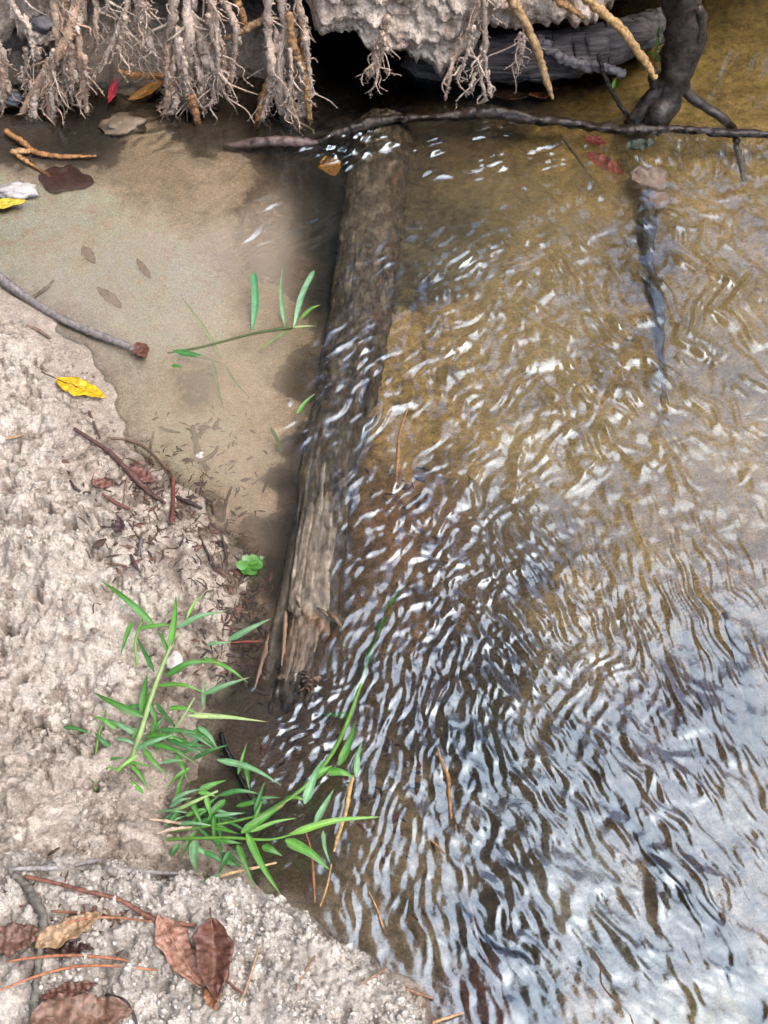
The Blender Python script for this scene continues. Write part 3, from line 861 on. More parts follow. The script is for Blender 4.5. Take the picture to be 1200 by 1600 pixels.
    # knot at the near end
    mb = MB(); kp = P(478, 1064, .010)
    for q in range(26):
        p = kp + np.array([random.gauss(0, .011), random.gauss(0, .0045), random.uniform(-.002, .003)])
        if q % 3:
            mb.lump(p, random.uniform(.0018, .0042), q, (1.5, .8, .8), c=random.choice([(.05, .03, .022), (.11, .07, .05), (.02, .014, .012)]), amp=.6)
        else:
            mb.spike(p, [random.gauss(0, .6), -1, random.uniform(0, .6)], random.uniform(.006, .012), .0022, (.10, .06, .04))
    mb.build('knot', M_log, t, kp)
    # loose splinters along the broken edge
    for (a, b, w, col) in [((512, 955), (534, 980), 9, (.10, .062, .04)), ((495, 950), (516, 966), 7, (.09, .06, .042)), ((462, 930), (470, 948), 8, (.22, .17, .12)),
                           ((446, 955), (440, 1040), 7, (.20, .13, .08)), ((420, 990), (398, 1075), 8, (.15, .09, .06))]:
        mb = MB()
        p0, p1 = P(a[0], a[1], .016), P(b[0], b[1], .013)
        mb.tube(curve([p0, (p0 + p1) / 2 + [.001, 0, .002], p1], 12), interp([.5, 1, .8, .3], 12) * mm(w) * .5, 7, .5, 300, int(a[0]), c=col, flat=.6)
        mb.build('splinter', M_log, t, p0)
make_log()

# ------------------------------------------------------------------ roots
def crumbs(mb, path, rad, count, c, rr, size=1.0):
    """sand grains and short hairs clinging to a root"""
    nr = np.random.default_rng(rr.randrange(10 ** 6))
    path = np.asarray(path); rad = np.asarray(rad)
    i = nr.integers(0, len(path), count); a = nr.uniform(0, 6.28, count)
    d = np.stack([np.cos(a), np.sin(a) * .8, nr.uniform(-.9, .3, count)], -1)
    q = path[i] + d * (rad[i] * .6)[:, None]
    d /= np.linalg.norm(d, axis=1)[:, None]
    A = np.cross(d, [0.3, 0.5, 0.8]); A /= np.linalg.norm(A, axis=1)[:, None] + 1e-9
    B = np.cross(d, A)
    L = (nr.uniform(.002, .0085, count) * size)[:, None]; w = (nr.uniform(.0012, .0032, count) * size)[:, None]
    V = np.stack([q + A * w, q - A * .5 * w + B * .87 * w, q - A * .5 * w - B * .87 * w, q + d * L], 1).reshape(-1, 3)
    f = (np.array([[0, 1, 3], [1, 2, 3], [2, 0, 3], [0, 2, 1]])[None] + 4 * np.arange(count)[:, None, None]).reshape(-1, 3)
    cc = np.repeat(np.array(c)[None] * nr.uniform(.6, 1.35, count)[:, None], 4, 0)
    mb.add(V, f.tolist(), cc)

ROOTCOL = (1.0, .95, .92)
def sandy_root(parent, pts, r_px, y, seed, col=ROOTCOL, fuzz=190, mat=None, hairs=26):
    rr = random.Random(seed)
    path = curve([Q(u, v, y + rr.uniform(-.012, .012)) for u, v in pts], 34)
    path += .0016 * np.stack([perlin(np.arange(34) * .7, np.full(34, k + .5), seed) for k in range(3)], -1)
    r = interp([1, .9, .95, .75, .45], 34) * r_px / 1140
    r = r * (1 + .35 * perlin(np.arange(34) * .9, np.full(34, 9.3), seed))
    tint = rr.random() ** 2
    col = np.array(col) * (1 - tint * np.array([.10, .24, .36]))
    mb = MB()
    mb.tube(path, r, 8, .4, 260, seed, c=col)
    crumbs(mb, path, r, fuzz, col, rr, max(.5, min(1.1, r_px / 7)))
    for h in range(int(3 + r_px * .7)):
        i = rr.randrange(2, 33)
        mb.lump(path[i] + np.array([rr.gauss(0, 1), rr.gauss(0, .6), rr.gauss(0, .6)]) * r[i] * .8, r[i] * rr.uniform(.3, .75) + .0008, seed + h, (1, 1, rr.uniform(1.4, 3.2)), np.array(ROOTCOL) * rr.uniform(.75, 1.15), .6, 5, 7)
    for h in range(min(hairs, int(3 + r_px * 1.5))):
        i = rr.randrange(6, 34); p = path[i]
        L = rr.uniform(.010, .06)
        e = p + np.array([rr.gauss(0, .45) * L, rr.gauss(0, .3) * L, -L * rr.uniform(.4, 1)])
        q = curve([p, p + (e - p) * .33 + np.array([rr.gauss(0, .004), rr.gauss(0, .003), rr.gauss(0, .002)]), p + (e - p) * .66 + np.array([rr.gauss(0, .005), rr.gauss(0, .003), 0]), e], 9)
        w = np.linspace(.0020, .0006, 9) * rr.uniform(.35, 1.2)
        cc = np.array(col) * rr.uniform(.7, 1.05)
        mb.tube(q, w, 5, .4, 400, seed + h, c=cc)
        crumbs(mb, q, w, 14, cc, rr, .5)
    return mb.build('root', mat or M_rootsand, parent, path[0])

def clump(label, strands, y, seed, extra=0, box=None):
    base = Q(strands[0][0][0][0], strands[0][0][0][1], y)
    t = thing('root_clump', label, 'roots', base, 'sandy root clumps hanging from the far bank')
    for i, s in enumerate(strands):
        pts, r = s[0], s[1]
        if pts[0][1] <= 12:     # carry on up into the bank above the picture
            pts = [(pts[0][0] - .15 * (pts[1][0] - pts[0][0]), -70)] + list(pts)
        sandy_root(t, pts, r, y + (s[2] if len(s) > 2 else 0), seed + i * 7)
    rr = random.Random(seed)
    for i in range(extra):
        u = rr.uniform(box[0], box[1]); v = rr.uniform(box[2], (box[2] + box[3]) / 2)
        L = rr.uniform(.35, .9) * (box[3] - v)
        pts = [(u, v), (u + rr.gauss(0, 4), v + L * .5), (u + rr.gauss(0, 10), v + L)]
        sandy_root(t, pts, rr.uniform(2.2, 4.5), y + rr.uniform(-.015, .02), seed + 200 + i, np.array(ROOTCOL) * rr.uniform(.6, 1.0), 90, hairs=5)
    return t

clump('wide fan of sand crusted roots hanging at the top left edge', [
    ([(118, 0), (105, 60), (70, 115), (40, 165), (20, 232)], 8.5), ([(85, 0), (92, 60), (100, 110), (95, 160)], 7.5), ([(76, 95), (78, 150), (85, 205), (88, 226)], 8),
    ([(60, 130), (50, 180), (45, 222)], 6), ([(122, 55), (128, 110), (134, 160), (140, 208)], 5.5), ([(20, 5), (45, 45), (52, 92)], 4.5), ([(0, 80), (5, 140), (2, 190)], 6),
    ([(108, 70), (114, 120), (105, 148)], 8), ([(100, 0), (98, 40), (90, 100), (60, 150)], 6), ([(70, 110), (66, 160), (70, 190)], 6), ([(-20, 10), (-5, 60), (10, 100), (0, 120)], 5)],
    .685, 1000, 9, (30, 135, 50, 215))
clump('thin pale sandy root strands dangling before the dark hollow at upper left', [
    ([(200, 0), (185, 45), (165, 90), (140, 128)], 4.5), ([(150, 5), (150, 40), (153, 76)], 4), ([(218, 5), (214, 40), (222, 96)], 6), ([(215, 38), (234, 70), (242, 90)], 5),
    ([(196, 25), (190, 60), (184, 84)], 5), ([(222, 0), (228, 12), (220, 30)], 7), ([(168, 0), (167, 18)], 3)], .695, 1100)
clump('thick sand crusted root clump second from left under the bank', [
    ([(292, 0), (296, 60), (292, 110), (302, 172)], 9), ([(270, 8), (268, 60), (270, 110), (275, 160), (255, 186)], 8), ([(298, 25), (320, 70), (336, 110), (348, 142)], 6.5),
    ([(352, 0), (368, 40), (366, 90), (358, 142)], 5), ([(330, 12), (345, 75), (350, 120)], 6), ([(305, 80), (315, 130), (318, 170), (320, 196)], 6), ([(280, 60), (285, 120), (290, 168)], 8),
    ([(310, 60), (328, 120), (334, 160)], 5), ([(262, 70), (264, 140), (258, 182)], 6)], .685, 1200, 11, (258, 345, 20, 200))
clump('sandy root clump with bare tan tips in the middle of the hanging roots', [
    ([(418, 0), (420, 50), (425, 100), (418, 150), (402, 206)], 7), ([(440, 0), (445, 45), (436, 90), (440, 150), (450, 192)], 7), ([(465, 0), (475, 40), (480, 90), (484, 130)], 6.5),
    ([(430, 60), (440, 120), (455, 160), (470, 206)], 5), ([(425, 110), (435, 160), (448, 202)], 4.5), ([(460, 100), (468, 150), (470, 194)], 4.5), ([(450, 50), (455, 110), (460, 152)], 5),
    ([(480, 60), (472, 120), (466, 180)], 4)], .68, 1300, 10, (412, 482, 20, 205))
clump('two slender root tassels hanging from the grey sand lump', [
    ([(748, 5), (735, 40), (715, 80), (703, 115), (696, 156)], 4.5), ([(757, 5), (758, 70), (752, 120), (760, 157)], 4.5), ([(757, 60), (745, 110), (735, 136)], 3), ([(740, 40), (728, 90), (714, 120)], 3),
    ([(756, 80), (762, 120), (766, 150)], 2.5)], .70, 1400)
clump('short brown root wisps over the dark cave mouth', [([(606, 25), (598, 60), (588, 90), (575, 116)], 4.5), ([(598, 50), (584, 80)], 3), ([(600, 60), (592, 100), (578, 118)], 3)], .70, 1500)
clump('faint brown root wisps before the grey buried wood', [([(820, 40), (816, 80), (806, 112)], 3), ([(812, 50), (814, 85)], 2.5)], .715, 1560)

def root(name, label, pts3, r, mat, col=(1, 1, 1), sides=10, noise=.3, nf=130, n=60, seed=1, group=None, flat=1.0):
    mb = MB()
    path = curve(pts3, n)
    path = path + .0012 * np.stack([perlin(np.arange(n) * .35, np.full(n, q + .5), seed + 50) for q in range(3)], -1)
    mb.tube(path, interp(r, n), sides, noise, nf, seed, c=col, flat=flat)
    o = mb.build(name, mat, None, path[0])
    return tag(o, label, 'root' if 'root' in name else 'twig', group)

k = 1 / 1140.
root('hanging_root', 'bare orange tan root pointing down beside grey buried wood', [Q(788, -40, .69), Q(800, 0, .69), Q(820, 35, .688), Q(840, 80, .685), Q(855, 130, .68), Q(864, 154, .68)], [7 * k, 7 * k, 6.5 * k, 6 * k, 2.5 * k], M_tan, seed=3)
root('hanging_root', 'long smooth yellow root slanting down to the dark upright root', [Q(880, -40, .70), Q(905, -12, .70), Q(940, 18, .695), Q(975, 50, .69), Q(1005, 92, .685), Q(1024, 122, .68)], [7 * k, 7 * k, 7 * k, 6.5 * k, 5 * k], M_tan, (1.15, 1.1, .95), seed=4)
root('hanging_root', 'short orange root stub high on the bank between two longer ones', [Q(850, -30, .70), Q(872, 0, .70), Q(890, 12, .698), Q(912, 28, .70)], [6 * k, 6 * k, 5 * k, 3 * k], M_tan, (1, .85, .75), seed=5)
root('hanging_root', 'orange root tip under the middle root clump', [Q(474, 60, .678), Q(478, 120, .672), Q(481, 150, .67), Q(484, 188, .67)], [5 * k, 5 * k, 5 * k, 4 * k], M_tan, (1.1, 1, .8), seed=6)
root('hanging_root', 'tan root inside the middle root clump, bare of sand', [Q(452, 20, .672), Q(456, 60, .67), Q(464, 85, .668), Q(474, 106, .668)], [5 * k, 6 * k, 6 * k, 5 * k], M_tan, (1, .9, .85), seed=7)
root('hanging_root', 'rust coloured root slanting left under the middle root clump', [Q(416, 130, .672), Q(408, 160, .67), Q(402, 185, .668), Q(398, 214, .665)], [4 * k, 4.5 * k, 4 * k, 2.5 * k], M_tan, (.75, .55, .5), seed=8)
root('hanging_root', 'rust coloured root tip below the second root clump', [Q(300, 150, .672), Q(306, 180, .668), Q(314, 205, .665), Q(322, 224, .662)], [7 * k, 6.5 * k, 5 * k, 2 * k], M_tan, (.85, .65, .6), seed=9)
root('hanging_root', 'orange root dropping between second and middle root clumps', [Q(362, -40, .70), Q(370, 0, .70), Q(378, 22, .70), Q(386, 46, .70)], [6 * k, 6 * k, 5.5 * k, 4 * k], M_tan, (1, .85, .75), seed=10)
root('hanging_root', 'pale tan root crossing sideways between two root clumps', [Q(352, 60, .69), Q(375, 50, .685), Q(395, 40, .685), Q(418, 26, .69)], [3 * k, 4.5 * k, 5 * k, 4.5 * k], M_tan, (.9, .85, .9), seed=11)
root('hanging_root', 'orange root lying sideways behind the second root clump', [Q(185, 110, .74), Q(205, 117, .735), Q(235, 119, .73), Q(285, 116, .72)], [3 * k, 5 * k, 5 * k, 5 * k], M_tan, (.95, .75, .6), seed=12)
root('bare_root', 'orange root lying along the sand under the left root fan', [G(8, 205, .012), G(35, 222, .012), G(55, 238, .008), G(95, 245, .006), G(150, 245, .004)], [4 * k, 4.5 * k, 4.5 * k, 4 * k, 2.5 * k], M_tan, (.9, .68, .5), seed=13)
root('bare_root', 'thin orange rootlet ending at a dark red sunken leaf', [G(18, 236, .01), G(45, 255, .007), G(80, 277, .003)], [3 * k, 3.5 * k, 2 * k], M_tan, (1, .8, .6), seed=14)
root('bare_root', 'stubby pale root end on the sand at the left edge', [G(20, 237, .012), G(34, 236, .012), G(46, 236, .010)], [4 * k, 4 * k, 3 * k], M_tan, (1.2, 1.15, 1.1), seed=15)
root('ridged_root', 'grey ringed root curving over brown water under buried wood', [Q(838, 60, .745), Q(858, 76, .735), Q(880, 92, .725), Q(915, 103, .715), Q(950, 108, .705), Q(976, 116, .70)], [9 * k, 9 * k, 9 * k, 9 * k, 8 * k, 6 * k], M_greywood, (1.1, 1.1, 1.2), noise=.35, nf=140, seed=16)
root('dark_twig', 'thin black twig slanting down beside the dark forked root', [Q(935, 85, .70), Q(945, 120, .695), Q(960, 150, .69), Q(984, 188, .68)], [3 * k, 3.5 * k, 3.5 * k, 4 * k], M_darkroot, (.5, .45, .4), seed=17)

# upright dark root: trunk, foot, side rootlet
t = thing('upright_root', 'thick black wet root standing in the water at upper right', 'root', P(1030, 188, -.02))
def rpart(name, pts3, r, seed, parent, mat=M_darkroot, noise=.25, nf=45, col=(1, 1, 1), sides=14, n=44):
    mb = MB(); path = curve(pts3, n)
    mb.tube(path, interp(r, n), sides, noise, nf, seed, c=col)
    return mb.build(name, mat, parent, path[0])
rpart('trunk', [Q(1075, -200, .74), Q(1072, -90, .73), Q(1070, -10, .72), Q(1068, 45, .71), Q(1062, 95, .70), Q(1048, 140, .69), Q(1030, 178, .675), P(1012, 205, -.02)], [34 * k, 32 * k, 30 * k, 29 * k, 27 * k, 23 * k, 21 * k, 20 * k], 31, t)
rpart('foot', [Q(1050, 120, .695), Q(1028, 140, .69), Q(1008, 165, .682), Q(994, 185, .675), P(984, 200, -.02)], [14 * k, 14 * k, 13 * k, 12 * k, 10 * k], 32, t)
rpart('rootlet', [Q(1090, 10, .70), Q(1096, 50, .695), Q(1086, 95, .69), Q(1070, 125, .685), Q(1078, 150, .678), Q(1108, 172, .67), Q(1132, 188, .665), Q(1146, 208, .66), P(1150, 226, -.01)], [8 * k, 8 * k, 7 * k, 8 * k, 8 * k, 7.5 * k, 7 * k, 6 * k, 5 * k], 33, t)
rpart('stub', [Q(1022, 108, .685), Q(1020, 125, .685), Q(1026, 145, .69)], [6 * k, 7 * k, 8 * k], 34, t)

# long root at the water line
mbp = [(488, 226, -.008), (530, 208, -.002), (570, 194, -.001), (620, 187, -.004), (690, 184, -.004), (760, 176, .002), (830, 186, -.001), (900, 196, -.004), (980, 204, -.003), (1060, 203, -.003), (1140, 208, -.002), (1290, 212, -.003)]
root('waterline_root', 'long dark root stretched across the stream with water spilling over', [P(u, v, z) for u, v, z in mbp], [5 * k, 8 * k, 10 * k, 7.5 * k, 7 * k, 11 * k, 9 * k, 7 * k, 8.5 * k, 6 * k, 7 * k, 5 * k],
     M_darkroot, (.75, .62, .52), 14, .35, 70, 200, 41)
root('waterline_root', 'short glossy purple grey root lying below the middle root clump', [P(u, v, z) for u, v, z in [(352, 228, -.004), (385, 224, .004), (430, 221, .006), (470, 222, .004), (496, 224, -.002)]], [3 * k, 7 * k, 8 * k, 8 * k, 4 * k], M_darkroot, (3.5, 3.0, 3.2), 12, .2, 60, 50, 42)
root('buried_log', 'dark grey weathered log buried in the bank under the hanging sand', [Q(640, 108, .80), Q(700, 98, .775), Q(780, 92, .765), Q(860, 86, .765), Q(930, 74, .77), Q(1000, 52, .80), Q(1040, 30, .86)], [24 * k, 32 * k, 36 * k, 36 * k, 33 * k, 28 * k, 24 * k],
     M_greywood, (.62, .60, .60), 30, .20, 22, 120, 43)['category'] = 'log'

# ------------------------------------------------------------------ leaves and twigs lying about
def leaf_mesh(mb, c, ang, L, Wd, curl=.15, fold=.25, z_fn=None, tilt=0.0, col=(1, 1, 1), n=34, prof=None, vein=True, seed=0, lift=.002, off=(0, 0, 0)):
    """broad fallen leaf, draped over the ground; ang is the direction of its tip in the picture (degrees, down positive)"""
    a = R(ang)
    d = np.array([math.cos(a), -math.sin(a) * 1.1, 0]); d /= np.linalg.norm(d)
    s = np.array([-d[1], d[0], 0])
    prof = prof or (lambda t: np.sin(np.pi * np.clip(t, 0, 1) ** .85) ** .8 + .02)
    t = np.linspace(0, 1, n); ks = np.array([-1, -.8, -.6, -.4, -.2, 0, .2, .4, .6, .8, 1.])
    V = []; C_ = []
    TT, KK = np.meshgrid(t, ks, indexing='ij')
    n_edge = perlin(TT * 6 + seed * 1.7, np.sign(KK) * 2.3, seed); n_z = perlin(TT * 6 + seed, KK * 3., seed + 5)
    n_c = perlin(TT * 4 + seed * 3., KK * 2., seed + 9); n_s = perlin(TT * 13 + seed, KK * 5. + seed, seed + 3)
    for ia, ti in enumerate(t):
        w = Wd * .5 * prof(np.array([ti]))[0]
        for ib, kk in enumerate(ks):
            wv_ = kk * w * (1 + .30 * n_edge[ia, ib])
            p = np.asarray(c) + d * (ti - .5) * L + s * wv_
            z = (z_fn(p[0], p[1]) if z_fn else c[2]) + lift
            z += abs(kk) * w * fold + curl * L * (ti - .5) ** 2 * 1.6 + tilt * (ti - .5) * L
            z += .0015 * n_z[ia, ib]
            V.append([p[0], p[1], z])
            br = 1 + .18 * n_c[ia, ib]
            if vein: br *= 1 + .22 * max(0, math.sin((ti - .28 * abs(kk)) * 58)) ** 3
            br *= 1 - .35 * max(0, n_s[ia, ib])
            C_.append(np.array(col) * br)
    mb.add(V, grid_faces(n, 11).tolist(), np.array(C_))
    return d

def gz_smooth(x, y):
    return max(gh(x, y), gh(x + .006, y), gh(x - .006, y), gh(x, y + .006), gh(x, y - .006))

def fallen_leaf(name, label, u, v, ang, Lpx, Wpx, col, curl=.1, fold=.2, tilt=0, level=None, lift=.002, drape=True, seed=0, stalk=0, group=None, prof=None, cat='leaf', stalkcol=None):
    c = G(u, v, 0, level)
    s = mm(1, v)
    a = thing(name, label, cat, c, group)
    mb = MB()
    zf = (lambda x, y: max(gz_smooth(x, y), level) if level is not None else gz_smooth(x, y)) if drape else None
    d = leaf_mesh(mb, c, ang, Lpx * s, Wpx * s, curl, fold, zf, tilt, col, seed=seed, lift=lift, prof=prof)
    b = mb.build('leaf_blade', M_leaf, a, c)
    sol = b.modifiers.new('thick', 'SOLIDIFY'); sol.thickness = .0006
    # midrib and stalk
    mb = MB()
    ts = np.linspace(-.5 - (stalk / Lpx if stalk else 0), .42, 16)
    pts = []
    for ti in ts:
        p = c + d * ti * Lpx * s
        z = (zf(p[0], p[1]) if zf else c[2]) + lift + curl * Lpx * s * min(ti * ti, .25) * 1.6 + tilt * ti * Lpx * s + .0004
        pts.append([p[0], p[1], z])
    mb.tube(pts, np.linspace(1.6, .6, 16) * s * (.55 + Lpx / 260), 6, c=np.array(stalkcol or np.array(col) * 1.25))
    mb.build('midrib', M_leaf, b, c)
    return a

BR = (.23, .105, .065)
fallen_leaf('fallen_leaf', 'bright yellow leaf on wet sand at the pool edge', 128, 612, 22, 88, 34, (.72, .47, .015), .12, .22, .0, .003, .003, True, 1, 26, stalkcol=(.12, .08, .03))
fallen_leaf('fallen_leaf', 'pale yellow leaf at the left edge below the root fan', 8, 322, -8, 70, 22, (.62, .48, .06), .05, .2, 0, .003, .003, True, 2)
fallen_leaf('fallen_leaf', 'dark red lobed leaf sunk in shallow water below the root fan', 105, 285, 10, 92, 60, (.10, .035, .028), .02, .05, 0, None, .002, True, 3)
fallen_leaf('fallen_leaf', 'tiny crimson leaf scrap in the dark hollow', 178, 150, -75, 40, 13, (.36, .02, .04), .1, .2, .35, .010, .008, False, 4)
fallen_leaf('fallen_leaf', 'long orange brown leaf beside the second root clump', 232, 150, -28, 66, 22, (.27, .13, .025), .1, .25, .2, .008, .008, False, 5)
fallen_leaf('fallen_leaf', 'brown leaf scrap at the end of the grey stick', 222, 552, 60, 36, 24, (.13, .055, .035), .2, .3, 0, .002, .003, True, 6)
fallen_leaf('fallen_leaf', 'rust brown leaf sunk behind the long root', 850, 146, -20, 56, 34, (.15, .05, .02), .1, .1, 0, -.012, 0, False, 7)
fallen_leaf('fallen_leaf', 'dark brown leaf sunk beside the rust brown one', 795, 150, 15, 60, 32, (.09, .04, .02), .1, .1, 0, -.014, 0, False, 8)
fallen_leaf('fallen_leaf', 'orange leaf tucked under the waterline root next to the log', 517, 262, 70, 48, 34, (.33, .17, .03), .15, .2, 0, -.004, 0, False, 9)
fallen_leaf('fallen_leaf', 'wet red leaf in the current below the long root', 945, 258, 42, 74, 30, (.24, .04, .035), .05, .25, 0, -.004, 0, False, 10)
fallen_leaf('fallen_leaf', 'small scarlet leaf beside the long root', 930, 222, 20, 34, 22, (.26, .03, .02), .1, .2, 0, -.003, 0, False, 11)
fallen_leaf('fallen_leaf', 'teal green leaf caught against the long root', 1000, 228, -15, 50, 26, (.10, .15, .13), .1, .2, 0, -.006, 0, False, 12)
fallen_leaf('fallen_leaf', 'reddish brown folded leaf standing on the crumbly ledge', 338, 1505, 80, 118, 52, (.15, .072, .052), .10, .75, .0, None, .009, True, 13, 14)
fallen_leaf('fallen_leaf', 'pinkish brown leaf lying under the folded red leaf', 282, 1490, 52, 122, 46, (.36, .20, .145), .03, .12, 0, None, .005, True, 14)
fallen_leaf('fallen_leaf', 'small tan leaf tip below the folded red leaf', 334, 1560, 70, 44, 26, (.33, .16, .09), .05, .2, 0, None, .004, True, 141)
fallen_leaf('fallen_leaf', 'pale tan leaf with an olive edge on the ledge', 112, 1458, -26, 104, 34, (.36, .25, .145), .06, .35, .02, None, .006, True, 15)
fallen_leaf('fallen_leaf', 'brown leaf at the left edge behind the lichen stick', 28, 1472, -18, 78, 46, (.17, .095, .07), .1, .25, 0, None, .004, True, 16)
fallen_leaf('fallen_leaf', 'large brown leaf cut by the bottom edge', 132, 1592, -4, 150, 64, (.22, .135, .10), .08, .30, 0, None, .008, True, 17)
fallen_leaf('fallen_leaf', 'narrow brown leaf just above the large bottom leaf', 110, 1552, -12, 84, 22, (.15, .07, .05), .05, .3, 0, None, .004, True, 18)
fallen_leaf('fallen_leaf', 'dark shredded leaf below the pale tan leaf', 108, 1486, 2, 80, 22, (.055, .028, .024), .05, .2, 0, None, .002, True, 19)
fallen_leaf('fallen_leaf', 'red brown leaf scrap among twigs by the waterline', 222, 746, 30, 44, 24, (.15, .06, .045), .1, .25, 0, .001, .003, True, 20)
fallen_leaf('fallen_leaf', 'dull red leaf fragment lying left of the waterline twigs', 160, 758, 5, 32, 18, (.19, .085, .065), .1, .2, 0, .001, .002, True, 21)
fallen_leaf('fallen_leaf', 'purple black rotten leaf on the sand above the grass', 188, 830, 80, 46, 16, (.07, .04, .048), .1, .4, 0, None, .002, True, 22)
fallen_leaf('fallen_leaf', 'brown rotten leaf sunk in the silt right of the waterline twigs', 343, 800, 70, 46, 18, (.10, .06, .04), .02, .1, 0, None, .002, True, 23)
fallen_leaf('fallen_leaf', 'brown rotten leaf on the pool floor above the grey stick', 172, 468, 40, 60, 16, (.17, .10, .06), .02, .1, 0, None, .002, True, 24)
fallen_leaf('fallen_leaf', 'faint brown leaf on the pool floor nearest the far bank', 140, 402, 55, 44, 18, (.21, .14, .09), .02, .1, 0, None, .002, True, 25)
fallen_leaf('fallen_leaf', 'thin brown leaf strip in the middle of the pool floor', 226, 424, 55, 50, 11, (.20, .13, .08), .02, .1, 0, None, .002, True, 26)

TW = (.10, .06, .042)
def twig(label, pts, w, col=TW, off=.0, level=None, seed=0, name='twig', mat=None, noise=.25, nf=160, group=None, n=None, cat='twig'):
    path = curve([G(u, v, off, level) for u, v in pts], n or max(10, 8 * len(pts)))
    s = mm(1, pts[0][1])
    r = interp(w, len(path)) * .5 * s
    path[:, 2] += r * .6
    mb = MB(); mb.tube(path, r, 8, noise, nf, seed + int(pts[0][0]), c=col)
    o = mb.build(name, mat or M_twig, None, path[0])
    return tag(o, label, cat, group)

twig('grey weathered stick reaching from the left edge into the pool', [(-30, 420), (0, 438), (40, 466), (90, 497), (140, 520), (195, 541), (212, 552)], [17, 17, 14, 12, 12, 11, 8], (.24, .22, .22), .003, .002, 1, 'stick')
twig('small forked brown twig above the grey stick', [(52, 466), (68, 456), (84, 440)], [6, 7, 3], (.17, .11, .07), .002)
twig('tiny brown twig lying below the grey stick', [(42, 510), (62, 518), (80, 530)], [5, 6, 3], (.20, .14, .10), .002)
twig('long dark red twig running diagonally to the waterline litter', [(117, 671), (146, 690), (174, 710), (205, 742), (233, 770), (259, 787)], [6, 6, 8, 10, 8, 4], (.12, .065, .055), .003)
twig('thin stem dropping from the yellow leaf', [(136, 636), (146, 660), (157, 685)], [4, 4, 3], (.14, .09, .07), .003)
twig('thin arched twig crossing shallow sand', [(168, 685), (199, 688), (230, 702), (259, 731)], [3, 4, 5, 3], (.15, .10, .07), .002)
twig('short upright sliver beside the arched twig', [(241, 676), (237, 690), (234, 706)], [3, 4, 4], (.17, .12, .085), .002)
twig('brown speck of twig on the shallow sand by the arch', [(250, 668), (262, 674), (282, 677)], [3, 5, 3], (.17, .12, .085), .002)
twig('straight red brown twig pointing up at the waterline', [(270, 745), (271, 780), (268, 818)], [5, 6, 5], (.17, .055, .04), .004)
twig('black twig lying right of the red brown one', [(276, 777), (296, 786), (316, 795)], [5, 8, 4], (.05, .035, .03), .003)
twig('brown forked twig lying under shallow water', [(301, 668), (306, 690), (311, 710), (324, 736)], [7, 8, 10, 7], (.145, .095, .062), .002)
twig('branch of the sunken forked twig', [(341, 700), (333, 712), (318, 722)], [5, 6, 8], (.145, .095, .062), .002)
twig('thin black twig above the clover seedling', [(312, 838), (322, 860), (335, 886)], [3, 4, 5], (.045, .032, .026), .004)
twig('red brown twig on sand left of the litter', [(160, 772), (180, 786), (203, 796)], [3, 7, 4], (.17, .075, .06), .003)
twig('faint straight twig in pale sand between litter leaves', [(199, 747), (196, 768), (193, 788)], [3, 4, 3], (.22, .16, .12), .002)
twig('dark sliver in silt close to the log', [(420, 744), (416, 758), (411, 771)], [4, 5, 3], (.09, .06, .045), .003)
twig('curved black twig around a sand clod', [(110, 752), (116, 762), (128, 770), (142, 770)], [4, 5, 5, 3], (.06, .045, .04), .002)
twig('blue grey sliver standing in sand above the grass', [(221, 842), (219, 855), (217, 868)], [4, 5, 4], (.16, .16, .18), .004)
twig('dark curved twig beside the purple leaf', [(205, 868), (210, 882), (220, 895)], [4, 5, 3], (.08, .05, .05), .003)
twig('short tan stick at the left edge of the sand', [(-10, 690), (12, 686), (38, 680)], [6, 6, 3], (.40, .27, .15), .003)
twig('brown stem buried in the silt by the log', [(362, 762), (352, 790), (350, 815)], [4, 6, 4], (.10, .065, .045), .002)
twig('dark straw leaning over the silt by the clover', [(346, 832), (352, 860), (356, 885)], [3, 4, 3], (.07, .05, .035), .005)
twig('red stem reaching the log from the grass', [(362, 1004), (385, 1003), (406, 1003)], [3, 4, 3], (.22, .05, .03), .010)
twig('dark wet stick with a forked tip standing in the grass by the water', [(345, 1146), (352, 1170), (366, 1196), (378, 1222), (394, 1252)], [8, 10, 9, 8, 5], (.07, .06, .06), .012, None, 6, 'stick', M_darkroot)
twig('pale grey stick along the rim of the ledge', [(20, 1358), (80, 1357), (130, 1357), (200, 1362), (280, 1366)], [6, 8, 9, 9, 5], (.34, .33, .33), .004, None, 2, 'stick')
twig('short grey stick lying on the pale rim stick', [(118, 1352), (138, 1348), (154, 1345)], [5, 7, 6], (.36, .35, .36), .008)
twig('crooked lichen covered stick running down the left of the ledge', [(22, 1368), (42, 1384), (56, 1410), (68, 1432), (66, 1470), (60, 1510), (56, 1560), (52, 1620)], [12, 13, 14, 15, 13, 12, 12, 12], (.17, .165, .145), .005, None, 3, 'stick', noise=.45)
twig('reddish twig sloping across the ledge to the folded leaf', [(40, 1370), (85, 1380), (130, 1392), (185, 1406), (230, 1432), (262, 1444)], [7, 6, 7, 6, 9, 5], (.22, .10, .07), .004, None, 4)
twig('second reddish twig above the pinkish leaf', [(180, 1400), (215, 1424), (250, 1440), (300, 1446), (330, 1448)], [4, 6, 8, 6, 3], (.27, .13, .09), .004)
twig('pale straw sticking out from the ledge over the grass', [(344, 1370), (372, 1362), (400, 1356), (432, 1348)], [5, 5, 5, 3], (.62, .45, .25), .016)
twig('upper of two bleached straws poking from the bank', [(234, 1280), (262, 1284), (292, 1288)], [4, 5, 4], (.50, .36, .26), .014)
twig('lower of two bleached straws poking from the bank', [(246, 1302), (270, 1296), (300, 1293)], [4, 6, 4], (.56, .43, .34), .014)
